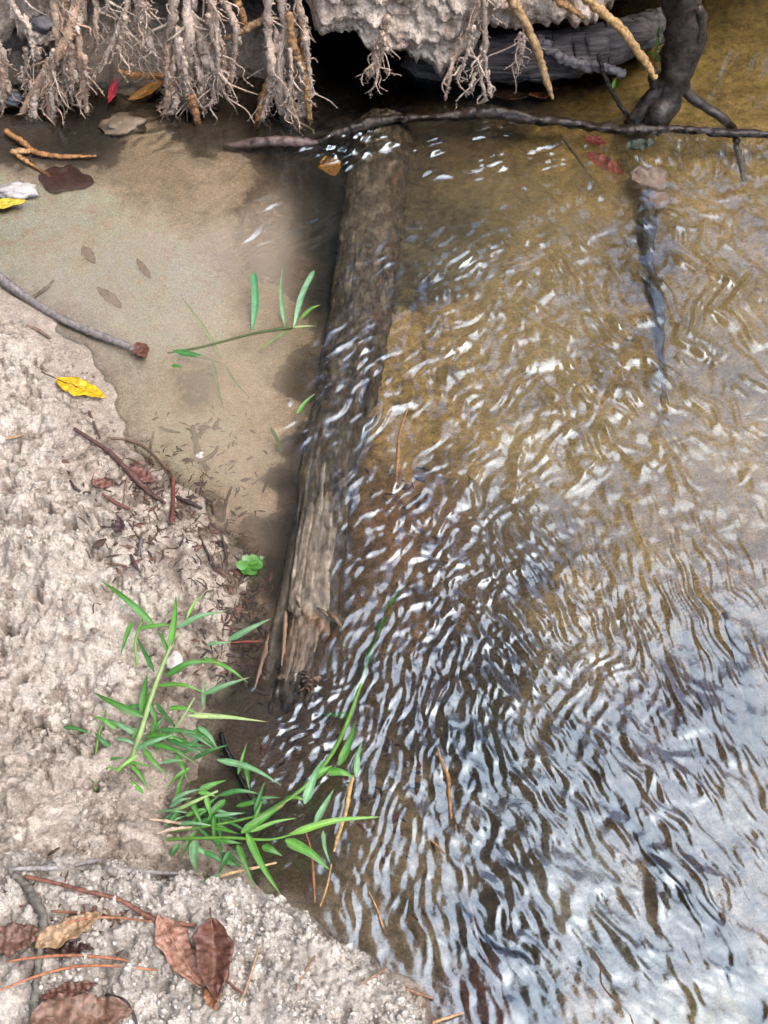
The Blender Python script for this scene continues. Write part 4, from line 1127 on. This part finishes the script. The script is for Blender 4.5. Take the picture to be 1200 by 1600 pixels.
for i, (lab, pts, c) in enumerate([
        ('upper orange pine needle arching across the ledge', [(10, 1503), (50, 1497), (110, 1493), (180, 1498), (215, 1506)], (.42, .17, .085)),
        ('lower orange pine needle arching across the ledge', [(-10, 1552), (50, 1528), (110, 1512), (170, 1509), (246, 1516)], (.46, .19, .09)),
        ('brown pine needle resting along the pale tan leaf', [(86, 1448), (130, 1436), (180, 1434), (236, 1440)], (.36, .17, .09)),
        ('short brown needle on sand above the pale tan leaf', [(80, 1424), (110, 1426), (140, 1427)], (.25, .12, .08)),
        ('thin needle lying across the folded red leaf', [(310, 1464), (332, 1486), (356, 1512)], (.50, .27, .16)),
        ('dark needle at the foot of the folded red leaf', [(352, 1528), (364, 1542), (378, 1552)], (.17, .07, .05)),
        ('tan needle lying on pale sand right of the red leaf', [(405, 1476), (396, 1510), (384, 1546), (374, 1566)], (.38, .27, .17)),
        ('brown needle near the ledge corner by the water', [(492, 1494), (476, 1520), (462, 1548)], (.30, .18, .12)),
        ('pale needle crossing sand near the bottom edge', [(560, 1540), (590, 1522), (604, 1512)], (.40, .26, .18))]):
    twig(lab, pts, [3, 4.5, 4.5, 3], c, .008, None, i, 'pine_needle', noise=.1, cat='needle')
twig('dark bent twig beside the large bottom leaf', [(165, 1555), (192, 1562), (206, 1580), (214, 1600)], [4, 5, 5, 4], (.06, .045, .04), .008)
twig('brown twig end pointing into the stream from the sand', [(634, 1545), (655, 1553), (678, 1560)], [6, 6, 4], (.26, .15, .10), .004, .003)
twig('pale orange twig tip at the bottom edge of the sand', [(676, 1598), (700, 1590), (724, 1583)], [5, 5, 3], (.55, .33, .17), .006, .004)

# rootlets and branches in the stream
OR = (.30, .165, .07)
def in_water(label, pts, w, col, z=-.003, name='rootlet', mat=None, noise=.3, cat='rootlet'):
    path = curve([P(u, v, z if np.isscalar(z) else z[i]) for i, (u, v) in enumerate(pts)], 10 * len(pts))
    r = interp(w, len(path)) * .38 * mm(1, pts[0][1])
    mb = MB(); mb.tube(path, r, 8, noise, 180, int(pts[0][0]), c=col)
    return tag(mb.build(name, mat or M_twig, None, path[0]), label, cat)

in_water('orange rootlet at the surface in the middle of the stream', [(684, 1168), (690, 1190), (700, 1215), (702, 1240), (705, 1278)], [3, 7, 9, 8, 5], OR, .002)
in_water('thin orange rootlet below the thicker one in midstream', [(672, 1312), (684, 1322), (696, 1334)], [3, 5, 2], OR, .002)
in_water('pale pink root thread trailing downstream in the middle', [(712, 1290), (720, 1340), (728, 1390), (738, 1430), (748, 1470), (768, 1512)], [3, 4, 4, 5, 4, 3], (.34, .21, .15), -.003)
in_water('short tan root thread above the ledge corner', [(576, 1392), (588, 1418), (600, 1452)], [2, 4, 4], (.45, .25, .12), .003)
in_water('ragged orange rootlet beside the log below the spill', [(636, 640), (624, 680), (622, 715), (618, 760)], [4, 6, 9, 5], OR, .001)
in_water('frayed straw coloured root hanging beside the grass tip', [(552, 1212), (546, 1235), (540, 1270), (530, 1300), (522, 1330)], [7, 10, 8, 9, 5], (.50, .34, .14), .006)
in_water('red brown stem rising from the ledge corner', [(478, 1300), (486, 1330), (490, 1370), (492, 1410)], [3, 5, 6, 4], (.30, .13, .07), .012)
in_water('straw coloured stem next to the red brown one', [(518, 1350), (512, 1380), (506, 1400), (500, 1416)], [3, 5, 6, 4], (.42, .28, .12), .010)
in_water('thin dark twig trailing near the bottom of the stream', [(930, 1492), (938, 1512), (940, 1536), (956, 1558), (980, 1580), (990, 1602)], [2, 3, 3, 4, 4, 3], (.12, .06, .04), .001)
in_water('dark line of reflection down the lower right stream, modelled as a submerged branch', [(880, 1110), (930, 1190), (1000, 1290), (1060, 1370), (1120, 1440), (1170, 1530), (1210, 1600)], [14, 20, 30, 34, 30, 32, 28], (.06, .036, .022), [-.045, -.04, -.03, -.024, -.022, -.022, -.022], 'branch_or_reflection', cat='branch')  # long dark reflection built as a solid strip under the surface
in_water('dark sunken branch below the pinkish stone at upper right', [(1008, 300), (1014, 350), (1012, 410), (1026, 470), (1030, 540), (1034, 640)], [20, 30, 18, 26, 16, 6], (.05, .042, .032), [-.03, -.034, -.04, -.045, -.05, -.055], 'branch_or_reflection', cat='branch')
in_water('brown sunken twig slanting below the red leaf', [(876, 212), (892, 234), (912, 262), (924, 280)], [6, 7, 6, 3], (.14, .10, .06), -.004, cat='twig')
in_water('dark stub trailing below the rootlet at the right edge', [(1150, 228), (1156, 250), (1162, 284)], [12, 16, 8], (.07, .065, .06), -.003, cat='branch')
in_water('left dark sunken branch fork in the lower right stream', [(1070, 990), (1090, 1060), (1110, 1130), (1140, 1170)], [14, 26, 22, 10], (.07, .036, .024), -.010, 'branch_or_reflection', cat='branch')
in_water('right dark sunken branch fork near the right edge', [(1130, 960), (1160, 1040), (1176, 1110), (1188, 1190)], [14, 28, 24, 10], (.075, .042, .026), -.010, 'branch_or_reflection', cat='branch')

def stone(label, u, v, r_px, sq, z, col, seed, name='stone', mat=None):
    mb = MB(); p = P(u, v, z)
    mb.lump(p, r_px * mm(1, v), seed, sq, col, .35, 14, 20)
    return tag(mb.build(name, mat or M_stone, None, p), label, 'stone')
stone('pale pink stone in the current below the red leaf', 1012, 285, 26, (1.1, 1.2, .5), -.026, (.52, .40, .36), 5)
stone('smaller pink stone touching the pale pink one', 1024, 318, 20, (1, 1, .5), -.030, (.42, .32, .30), 6)
stone('blue grey pebble left of the roots at the top left edge', 18, 152, 15, (1.2, .9, .7), .018, (.12, .13, .15), 7)
stone('dark grey pebble in the hollow behind the left root fan', 66, 38, 14, (1.2, .9, .8), .105, (.16, .16, .18), 8)
stone('whitish wet pebble beside the pale yellow leaf', 26, 298, 24, (1.3, .7, .4), .004, (.50, .48, .47), 9)
stone('round beige stone at the water edge below the left roots', 192, 196, 26, (1.35, 1.0, .35), -.003, (.20, .155, .105), 10)
stone('small white pebble on the sunken forked twig', 313, 714, 7, (1.2, 1, .8), -.003, (.60, .56, .52), 11)
stone('white pebble in the sand behind the grass', 272, 1034, 14, (1, 1.1, .7), .010, (.62, .57, .54), 12)

# ------------------------------------------------------------------ grass
def blunt(t):
    return np.clip(np.minimum(1, .25 + t * 1.9) * (1 - np.clip((t - .92) / .08, 0, 1) ** 2 * .75), .02, 1)

def plant(label, loc_uv, stems, leaves, cat='grass', base_z=.0):
    base = G(loc_uv[0], loc_uv[1])
    t = thing('grass_plant', label, cat, base)
    for i, (pts, w, col) in enumerate(stems):
        path = curve([P(u, v, z) for u, v, z in pts], 8 * len(pts))
        mb = MB(); mb.tube(path, interp(w, len(path)) * .5 * mm(1, pts[0][1]), 7, .12, 120, i, c=col)
        # nodes
        mb.build('stem', M_grass, t, path[0])
    for i, lf in enumerate(leaves):
        (u0, v0, z0), (u1, v1, z1), w, col = lf[:4]
        arch = lf[4] if len(lf) > 4 else .12
        prof = lf[5] if len(lf) > 5 else None
        a = P(u0, v0, z0); b = P(u1, v1, z1)
        L = np.linalg.norm(b - a)
        rr = random.Random(i * 13 + int(u0))
        m = (a + b) / 2 + np.array([rr.uniform(-.05, .05) * L, rr.uniform(-.05, .05) * L, arch * L])
        path = curve([a, m, b], 15)
        mb = MB()
        kk = rr.uniform(.85, 1.12)
        tt = np.repeat(np.linspace(0, 1, 15), 5)
        cc = np.array(col)[None] * kk * (1.06 - .16 * tt)[:, None]
        cc = cc * np.where(np.tile(np.arange(5), 15) == 2, 1.4, 1.0)[:, None]
        dry_ = np.clip((tt - rr.uniform(.72, 1.25)) * 4, 0, 1)[:, None]        # some tips have withered
        cc = cc * (1 - dry_) + np.array([.40, .33, .13]) * dry_
        cc = cc * (1 + .25 * perlin(tt * 7, np.tile(np.arange(5), 15) * .9, i + 900))[:, None]
        mb.blade(path, w * .72 * mm(1, v0), (rr.uniform(-.25, .25), rr.uniform(-.5, -.1), 1), .28, prof, cc, rr.uniform(-.4, .4))
        mb.build('leaf', M_grass, t, a)
    return t

g1 = (.075, .23, .04); g2 = (.11, .30, .05); g3 = (.20, .42, .08); g4 = (.055, .19, .05); gb = (.15, .32, .15); gp = (.36, .50, .20); gs = (.16, .34, .06)
# left clump
L1 = [((266, 1012, .040), (275, 928, .050), 15, g2), ((240, 976, .030), (156, 906, .045), 15, g1), ((217, 982, .035), (282, 978, .035), 9, g2), ((278, 980, .035), (354, 956, .03), 12, gb),
      ((206, 972, .03), (188, 1025, .02), 11, g1), ((241, 1050, .03), (212, 992, .02), 10, g4), ((259, 1056, .035), (350, 1036, .03), 14, g1, .2), ((318, 1028, .03), (389, 1068, .02), 11, g2),
      ((246, 1071, .03), (326, 1086, .03), 10, g2, .15), ((320, 1084, .028), (391, 1058, .025), 12, gb), ((224, 1120, .03), (144, 1081, .03), 16, g1), ((222, 1116, .02), (230, 1052, .02), 17, g1),
      ((243, 1098, .025), (296, 1162, .01), 10, g4), ((294, 1118, .035), (420, 1128, .04), 11, gp, .06), ((303, 1140, .02), (341, 1172, .015), 12, g1), ((324, 1006, .02), (362, 1004, .02), 8, gb),
      ((356, 1001, .02), (424, 966, .025), 13, gb), ((292, 966, .02), (322, 924, .02), 7, g3), ((262, 1018, .03), (246, 985, .03), 9, g2), ((99, 1136, .015), (146, 1149, .02), 10, g4),
      ((228, 1150, .02), (300, 1164, .02), 13, g1, .2), ((236, 1162, .02), (310, 1196, .015), 12, g1), ((225, 1170, .02), (262, 1212, .01), 12, g2), ((214, 1180, .02), (172, 1220, .01), 8, g3),
      ((212, 1170, .025), (276, 1146, .03), 12, gb), ((216, 1148, .02), (160, 1122, .02), 12, gb), ((240, 1128, .02), (246, 1180, .012), 14, g1), ((248, 1140, .02), (330, 1150, .015), 10, g4),
      ((205, 1195, .02), (236, 1240, .008), 10, g2), ((190, 1205, .015), (150, 1200, .012), 9, g2), ((162, 1200, .01), (130, 1190, .012), 8, g1), ((270, 1152, .02), (322, 1178, .015), 9, g1)]
rr_ = random.Random(77)
for _ in range(22):
    u = rr_.gauss(232, 36); v = rr_.gauss(1160, 42); a_ = rr_.uniform(-2.6, .6); l_ = rr_.uniform(35, 75)
    z_ = rr_.uniform(.012, .024)
    L1.append(((u, v, z_), (u + math.cos(a_) * l_, v + math.sin(a_) * l_ * .8, z_ + rr_.uniform(-.006, .012)), rr_.uniform(6, 12), rr_.choice([g1, g2, g4, g4, gb]), rr_.uniform(.05, .25)))
plant('grass plant with a pale jointed stem leaning over the sand', (200, 1200), [
    ([(188, 1240, .004), (204, 1190, .012), (218, 1150, .022), (236, 1090, .032), (256, 1035, .038), (268, 1008, .040)], [9, 9, 9, 8, 7, 5], gp),
    ([(262, 1152, .015), (282, 1126, .028), (304, 1090, .03)], [4, 4, 3], gp), ([(214, 1040, .02), (212, 1000, .03), (225, 962, .03)], [4, 4, 3], g3),
    ([(148, 1210, .008), (152, 1160, .02), (166, 1110, .02)], [4, 4, 2], gs)], L1)
# tangle and horizontal shoots behind the ledge
L2 = [((452, 1304, .034), (598, 1276, .030), 15, g3, .10), ((446, 1312, .032), (516, 1360, .026), 22, g2, .05), ((385, 1302, .036), (442, 1403, .030), 16, g2, .06), ((371, 1320, .03), (399, 1388, .022), 14, g1),
      ((377, 1301, .034), (446, 1256, .03), 18, g2), ((392, 1300, .036), (465, 1278, .034), 9, gs, .05), ((304, 1314, .03), (308, 1366, .024), 20, gb), ((334, 1312, .03), (378, 1318, .03), 12, g1),
      ((410, 1322, .03), (442, 1338, .026), 16, g1), ((339, 1187, .03), (440, 1227, .026), 14, gb, .05), ((336, 1274, .03), (384, 1270, .028), 9, gb), ((269, 1252, .03), (316, 1232, .03), 10, gb),
      ((311, 1236, .03), (354, 1219, .026), 14, g2), ((310, 1136, .024), (340, 1170, .018), 12, gb), ((298, 1250, .025), (318, 1296, .02), 12, g1), ((352, 1250, .02), (322, 1288, .018), 14, g1),
      ((334, 1276, .025), (338, 1330, .02), 10, g1), ((310, 1238, .03), (338, 1245, .028), 10, g2), ((322, 1244, .03), (330, 1280, .02), 12, g2), ((262, 1290, .02), (300, 1250, .02), 10, g4),
      ((280, 1318, .02), (260, 1350, .012), 12, g4), ((320, 1330, .02), (352, 1352, .014), 12, g4), ((360, 1330, .02), (340, 1370, .012), 12, g4), ((290, 1275, .02), (340, 1262, .02), 9, g2),
      ((276, 1180, .02), (296, 1226, .012), 12, g1), ((296, 1200, .018), (260, 1232, .012), 9, g2), ((384, 1190, .012), (390, 1235, .008), 12, g1), ((372, 1210, .012), (386, 1160, .02), 8, g2),
      ((305, 1300, .02), (284, 1340, .014), 10, g1), ((392, 1252, .02), (440, 1246, .018), 9, g4), ((346, 1340, .016), (380, 1356, .012), 14, g4)]
for _ in range(24):
    u = rr_.gauss(325, 40); v = rr_.gauss(1285, 36); a_ = rr_.uniform(-1.4, 1.5); l_ = rr_.uniform(30, 70)
    z_ = rr_.uniform(.010, .022)
    L2.append(((u, v, z_), (u + math.cos(a_) * l_, v + math.sin(a_) * l_ * .8, z_ + rr_.uniform(-.006, .010)), rr_.uniform(6, 12), rr_.choice([g1, g1, g4, g4, gb]), rr_.uniform(.05, .2)))
plant('tangled grass shoots lying sideways from behind the sand ledge', (262, 1305), [
    ([(250, 1312, .012), (300, 1310, .026), (360, 1309, .033), (420, 1312, .034), (456, 1304, .034)], [5, 5, 5, 4, 3], gs),
    ([(270, 1268, .02), (300, 1254, .028), (340, 1236, .030)], [6, 6, 4], gp), ([(256, 1300, .01), (330, 1290, .02), (410, 1272, .024), (460, 1244, .024)], [4, 4, 4, 3], gs)], L2)
# long shoot beside the log
L3 = [((476, 1256, .022), (504, 1186, .02), 19, gb), ((512, 1206, .024), (554, 1215, .022), 17, g2), ((556, 1214, .018), (566, 1158, .016), 13, gb), ((492, 1286, .022), (522, 1232, .02), 14, gb),
      ((505, 1298, .02), (516, 1350, .016), 10, gb), ((530, 1196, .022), (556, 1126, .016), 18, g1), ((488, 1216, .022), (520, 1196, .022), 16, g2), ((446, 1246, .022), (480, 1252, .022), 10, g2),
      ((548, 1120, .006), (500, 1118, -.002), 14, g1), ((572, 1040, .002), (586, 1000, -.002), 16, g1), ((590, 985, .000), (606, 962, -.002), 14, g1), ((560, 1072, .003), (556, 1110, .004), 9, g3),
      ((600, 958, -.002), (640, 908, -.004), 9, g1)]
L3 = [((p[0], p[1], p[2] - .008), (q[0], q[1], q[2] - .008), *r_) for p, q, *r_ in L3]
plant('long grass shoot trailing upstream along the log in the current', (430, 1262), [
    ([(407, 1274, .012), (457, 1244, .018), (490, 1215, .016), (522, 1172, .010), (542, 1130, .003), (560, 1080, -.001), (576, 1030, -.003), (600, 965, -.004)], [5, 6, 6, 7, 7, 6, 5, 3], gs)], L3)
# pool plant
L4 = [((394, 516, .002), (396, 426, .028), 16, (.10, .30, .14), .02, blunt), ((445, 508, .003), (441, 419, .030), 10, gb, .02), ((459, 511, .003), (491, 423, .030), 14, (.24, .47, .27), .02, blunt), ((470, 498, .003), (501, 476, .014), 9, g3),
      ((455, 512, .000), (394, 556, -.010), 12, g3, -.02), ((458, 511, .003), (496, 510, .004), 4, gp, .02), ((346, 562, -.006), (282, 462, -.001), 11, g3, .0), ((271, 548, .001), (352, 570, -.005), 14, g4, .02),
      ((332, 566, -.006), (350, 642, -.010), 10, g1, 0), ((350, 570, -.006), (394, 628, -.012), 5, g1, 0), ((464, 647, .000), (494, 614, .008), 9, g2, .05), ((422, 668, -.006), (442, 720, -.006), 8, g1, 0), ((268, 572, .000), (290, 576, .000), 7, g1)]
plant('half drowned grass with three upright blades in the pool', (400, 520), [
    ([(262, 552, -.002), (300, 545, .001), (335, 537, .001), (395, 521, .002), (457, 511, .003)], [3, 4, 4, 4, 5], (.10, .14, .05))], L4)
# sprigs on the far bank
plant('tiny green sprig behind the yellow root at upper right', (1028, 120), [([(1026, 70, .14), (1027, 60, .15)], [3, 2], g1)],
      [((1026, 78, .06), (1032, 38, .10), 8, g2), ((1026, 80, .06), (1040, 92, .05), 8, g2), ((1030, 96, .05), (1012, 80, .05), 7, g1), ((958, 138, .01), (962, 122, .016), 9, g2)])
# two wisps of grass in the lower left sand
plant('faint short grass wisps in the sand left of the jointed stem', (150, 1190), [([(148, 1236, .01), (150, 1200, .02)], [3, 2], g1)],
      [((150, 1236, .012), (142, 1190, .02), 6, g3), ((152, 1220, .012), (176, 1196, .02), 8, g1), ((160, 1190, .012), (196, 1184, .02), 9, g1), ((146, 1212, .012), (120, 1206, .02), 7, g2)])
# clover seedling
base = P(388, 884, .0)
t = thing('clover_seedling', 'small round leaved green seedling beside the log', 'seedling', base)
mb = MB(); mb.tube(curve([G(398, 900), P(390, 890, .006), P(386, 882, .012)], 8), .0012, 6, c=g3); mb.build('stem', M_grass, t, base)
for i, (u, v, w, c) in enumerate([(379, 883, 19, (.15, .36, .09)), (386, 874, 15, (.24, .44, .19)), (396, 876, 20, g2), (401, 884, 20, g1), (392, 892, 20, g1), (384, 892, 16, g2), (407, 879, 12, g1), (410, 872, 8, (.2, .3, .16))]):
    mb = MB(); p = P(u, v, .014 - .0012 * i)
    th = np.linspace(0, 2 * np.pi, 14, endpoint=False); r = w * .5 * mm(1, v)
    V = [p] + [p + np.array([math.cos(a) * r, math.sin(a) * r * .95, .0016 * math.cos(2 * a + i) + .0012]) for a in th]
    mb.add(V, [[0, j + 1, (j + 1) % 14 + 1] for j in range(14)], c)
    mb.build('leaf', M_grass, t, p)

# ------------------------------------------------------------------ uncountable litter and grains
def litter():
    mb = MB(); rr = random.Random(12)
    spots = [(320, 830, 70, 70), (280, 770, 80, 60), (370, 870, 40, 90), (220, 850, 60, 60), (200, 740, 80, 50), (370, 980, 40, 60), (392, 930, 22, 60), (395, 1040, 30, 50), (330, 1010, 60, 60), (120, 1420, 90, 60), (330, 680, 70, 60), (450, 1140, 60, 60), (660, 800, 80, 120), (620, 1240, 60, 120)]
    for u, v, su, sv in spots:
        for _ in range(44):
            a, b = rr.gauss(u, su * .6), rr.gauss(v, sv * .6)
            p = G(a, b, .0012)
            L = rr.uniform(.0015, .006) * rr.choice([1, 1, 1.6]); w = L * rr.uniform(.12, .5); an = rr.uniform(0, 3.14)
            d = np.array([math.cos(an), math.sin(an), rr.uniform(-.2, .25)])
            c = rr.choice([(.09, .055, .04), (.14, .09, .06), (.06, .045, .04), (.17, .08, .06)])
            mb.tube([p - d * L, p + np.array([0, 0, .001]), p + d * L], [w * .4, w, w * .3], 5, .4, 300, c=c, flat=.4)
    for _ in range(260):
        a, b = rr.choice([(rr.gauss(330, 45), rr.gauss(830, 60)), (rr.gauss(270, 60), rr.gauss(770, 50)), (rr.gauss(375, 25), rr.gauss(930, 60)), (rr.gauss(190, 50), rr.gauss(800, 60))])
        p = G(a, b, .0015)
        an = rr.uniform(0, 6.28); L = rr.uniform(.006, .020)
        pts = [p]
        for q in range(3):
            an += rr.gauss(0, .5)
            e = pts[-1] + np.array([math.cos(an), math.sin(an), 0]) * L / 3
            e[2] = gh(e[0], e[1]) + .0012
            pts.append(e)
        mb.tube(curve(pts, 7), np.linspace(.0007, .0003, 7) * rr.uniform(.5, 1.5), 4, c=rr.choice([(.10, .065, .045), (.17, .12, .08), (.07, .05, .04)]))
    o = mb.build('leaf_litter', M_twig)
    tag(o, 'tiny dark bits of rotten leaf and twig scattered at the waterline', 'litter', kind='stuff')
    mb = MB()
    for _ in range(230):
        u = rr.choice([rr.uniform(60, 400), rr.uniform(200, 700)]); v = rr.uniform(1385, 1600)
        p = G(u, v, .001)
        if gh(p[0], p[1]) < .006: continue
        mb.lump(p, rr.uniform(.0009, .0022), rr.randrange(99), (1, 1, .8), (.82, .80, .77), .2, 4, 6)
    o = mb.build('white_grains', M_stone)
    tag(o, 'white specks of coarse sand strewn on the ledge', 'grains', kind='stuff')
litter()

def sand_crumbs():
    nr = np.random.default_rng(21)
    n = 46000
    u = nr.uniform(-20, 720, n); v = nr.uniform(440, 1625, n)
    d = np.stack([(u - 600) / F, FWD[1] + UPV[1] * (800 - v) / F, FWD[2] + UPV[2] * (800 - v) / F], -1)
    t = (.025 - CAM_H) / d[:, 2]
    x = CAM[0] + d[:, 0] * t; y = CAM[1] + d[:, 1] * t
    i = np.clip(np.searchsorted(gx, x) - 1, 0, len(gx) - 2); j = np.clip(np.searchsorted(gy, y) - 1, 0, len(gy) - 2)
    z = GZ[j, i]; onl = (SD[j, i] > .012) | (LED[j, i] > -.005)
    dens = np.where(LED[j, i] > 0, 1.0, .55) * smooth(-.5, .35, fbm(x * 25, y * 25, 811, 3))
    ok = onl & (nr.uniform(0, 1, n) < dens)
    x, y, z, i, j = x[ok], y[ok], z[ok], i[ok], j[ok]
    n = len(x)
    r = .0007 + .0024 * nr.uniform(0, 1, n) ** 3 + .003 * nr.uniform(0, 1, n) ** 24
    ico = []
    p = (1 + 5 ** .5) / 2
    for a in (-1, 1):
        for b in (-p, p):
            ico += [(0, a, b), (a, b, 0), (b, 0, a)]
    ico = np.array(ico) / math.hypot(1, p)
    fs = []
    import itertools
    for a, b, c in itertools.combinations(range(12), 3):
        e = [np.linalg.norm(ico[a] - ico[b]), np.linalg.norm(ico[b] - ico[c]), np.linalg.norm(ico[a] - ico[c])]
        if max(e) < 1.1:
            fs.append((a, b, c) if np.dot(np.cross(ico[b] - ico[a], ico[c] - ico[a]), ico[a]) > 0 else (a, c, b))
    fs = np.array(fs)
    V = ico[None] * r[:, None, None] * nr.uniform(.65, 1.3, (n, 12, 1)) * nr.uniform(.7, 1.2, (n, 1, 3))
    V = V + np.stack([x, y, z + r * .35], -1)[:, None]
    base = gc[j, i, :3] * nr.uniform(.75, 1.35, n)[:, None]
    col = np.repeat(base[:, None], 12, 1)
    me = mesh_np('sand_crumbs', V.reshape(-1, 3), (fs[None] + 12 * np.arange(n)[:, None, None]).reshape(-1, 3), False,
                 np.concatenate([col.reshape(-1, 3), np.full((n * 12, 1), .9)], -1))
    me.materials.append(M_ground)
    o = bpy.data.objects.new('sand_crumbs', me); COL.objects.link(o)
    tag(o, 'loose crumbs of sand lying on the bank', 'sand', kind='stuff')
sand_crumbs()
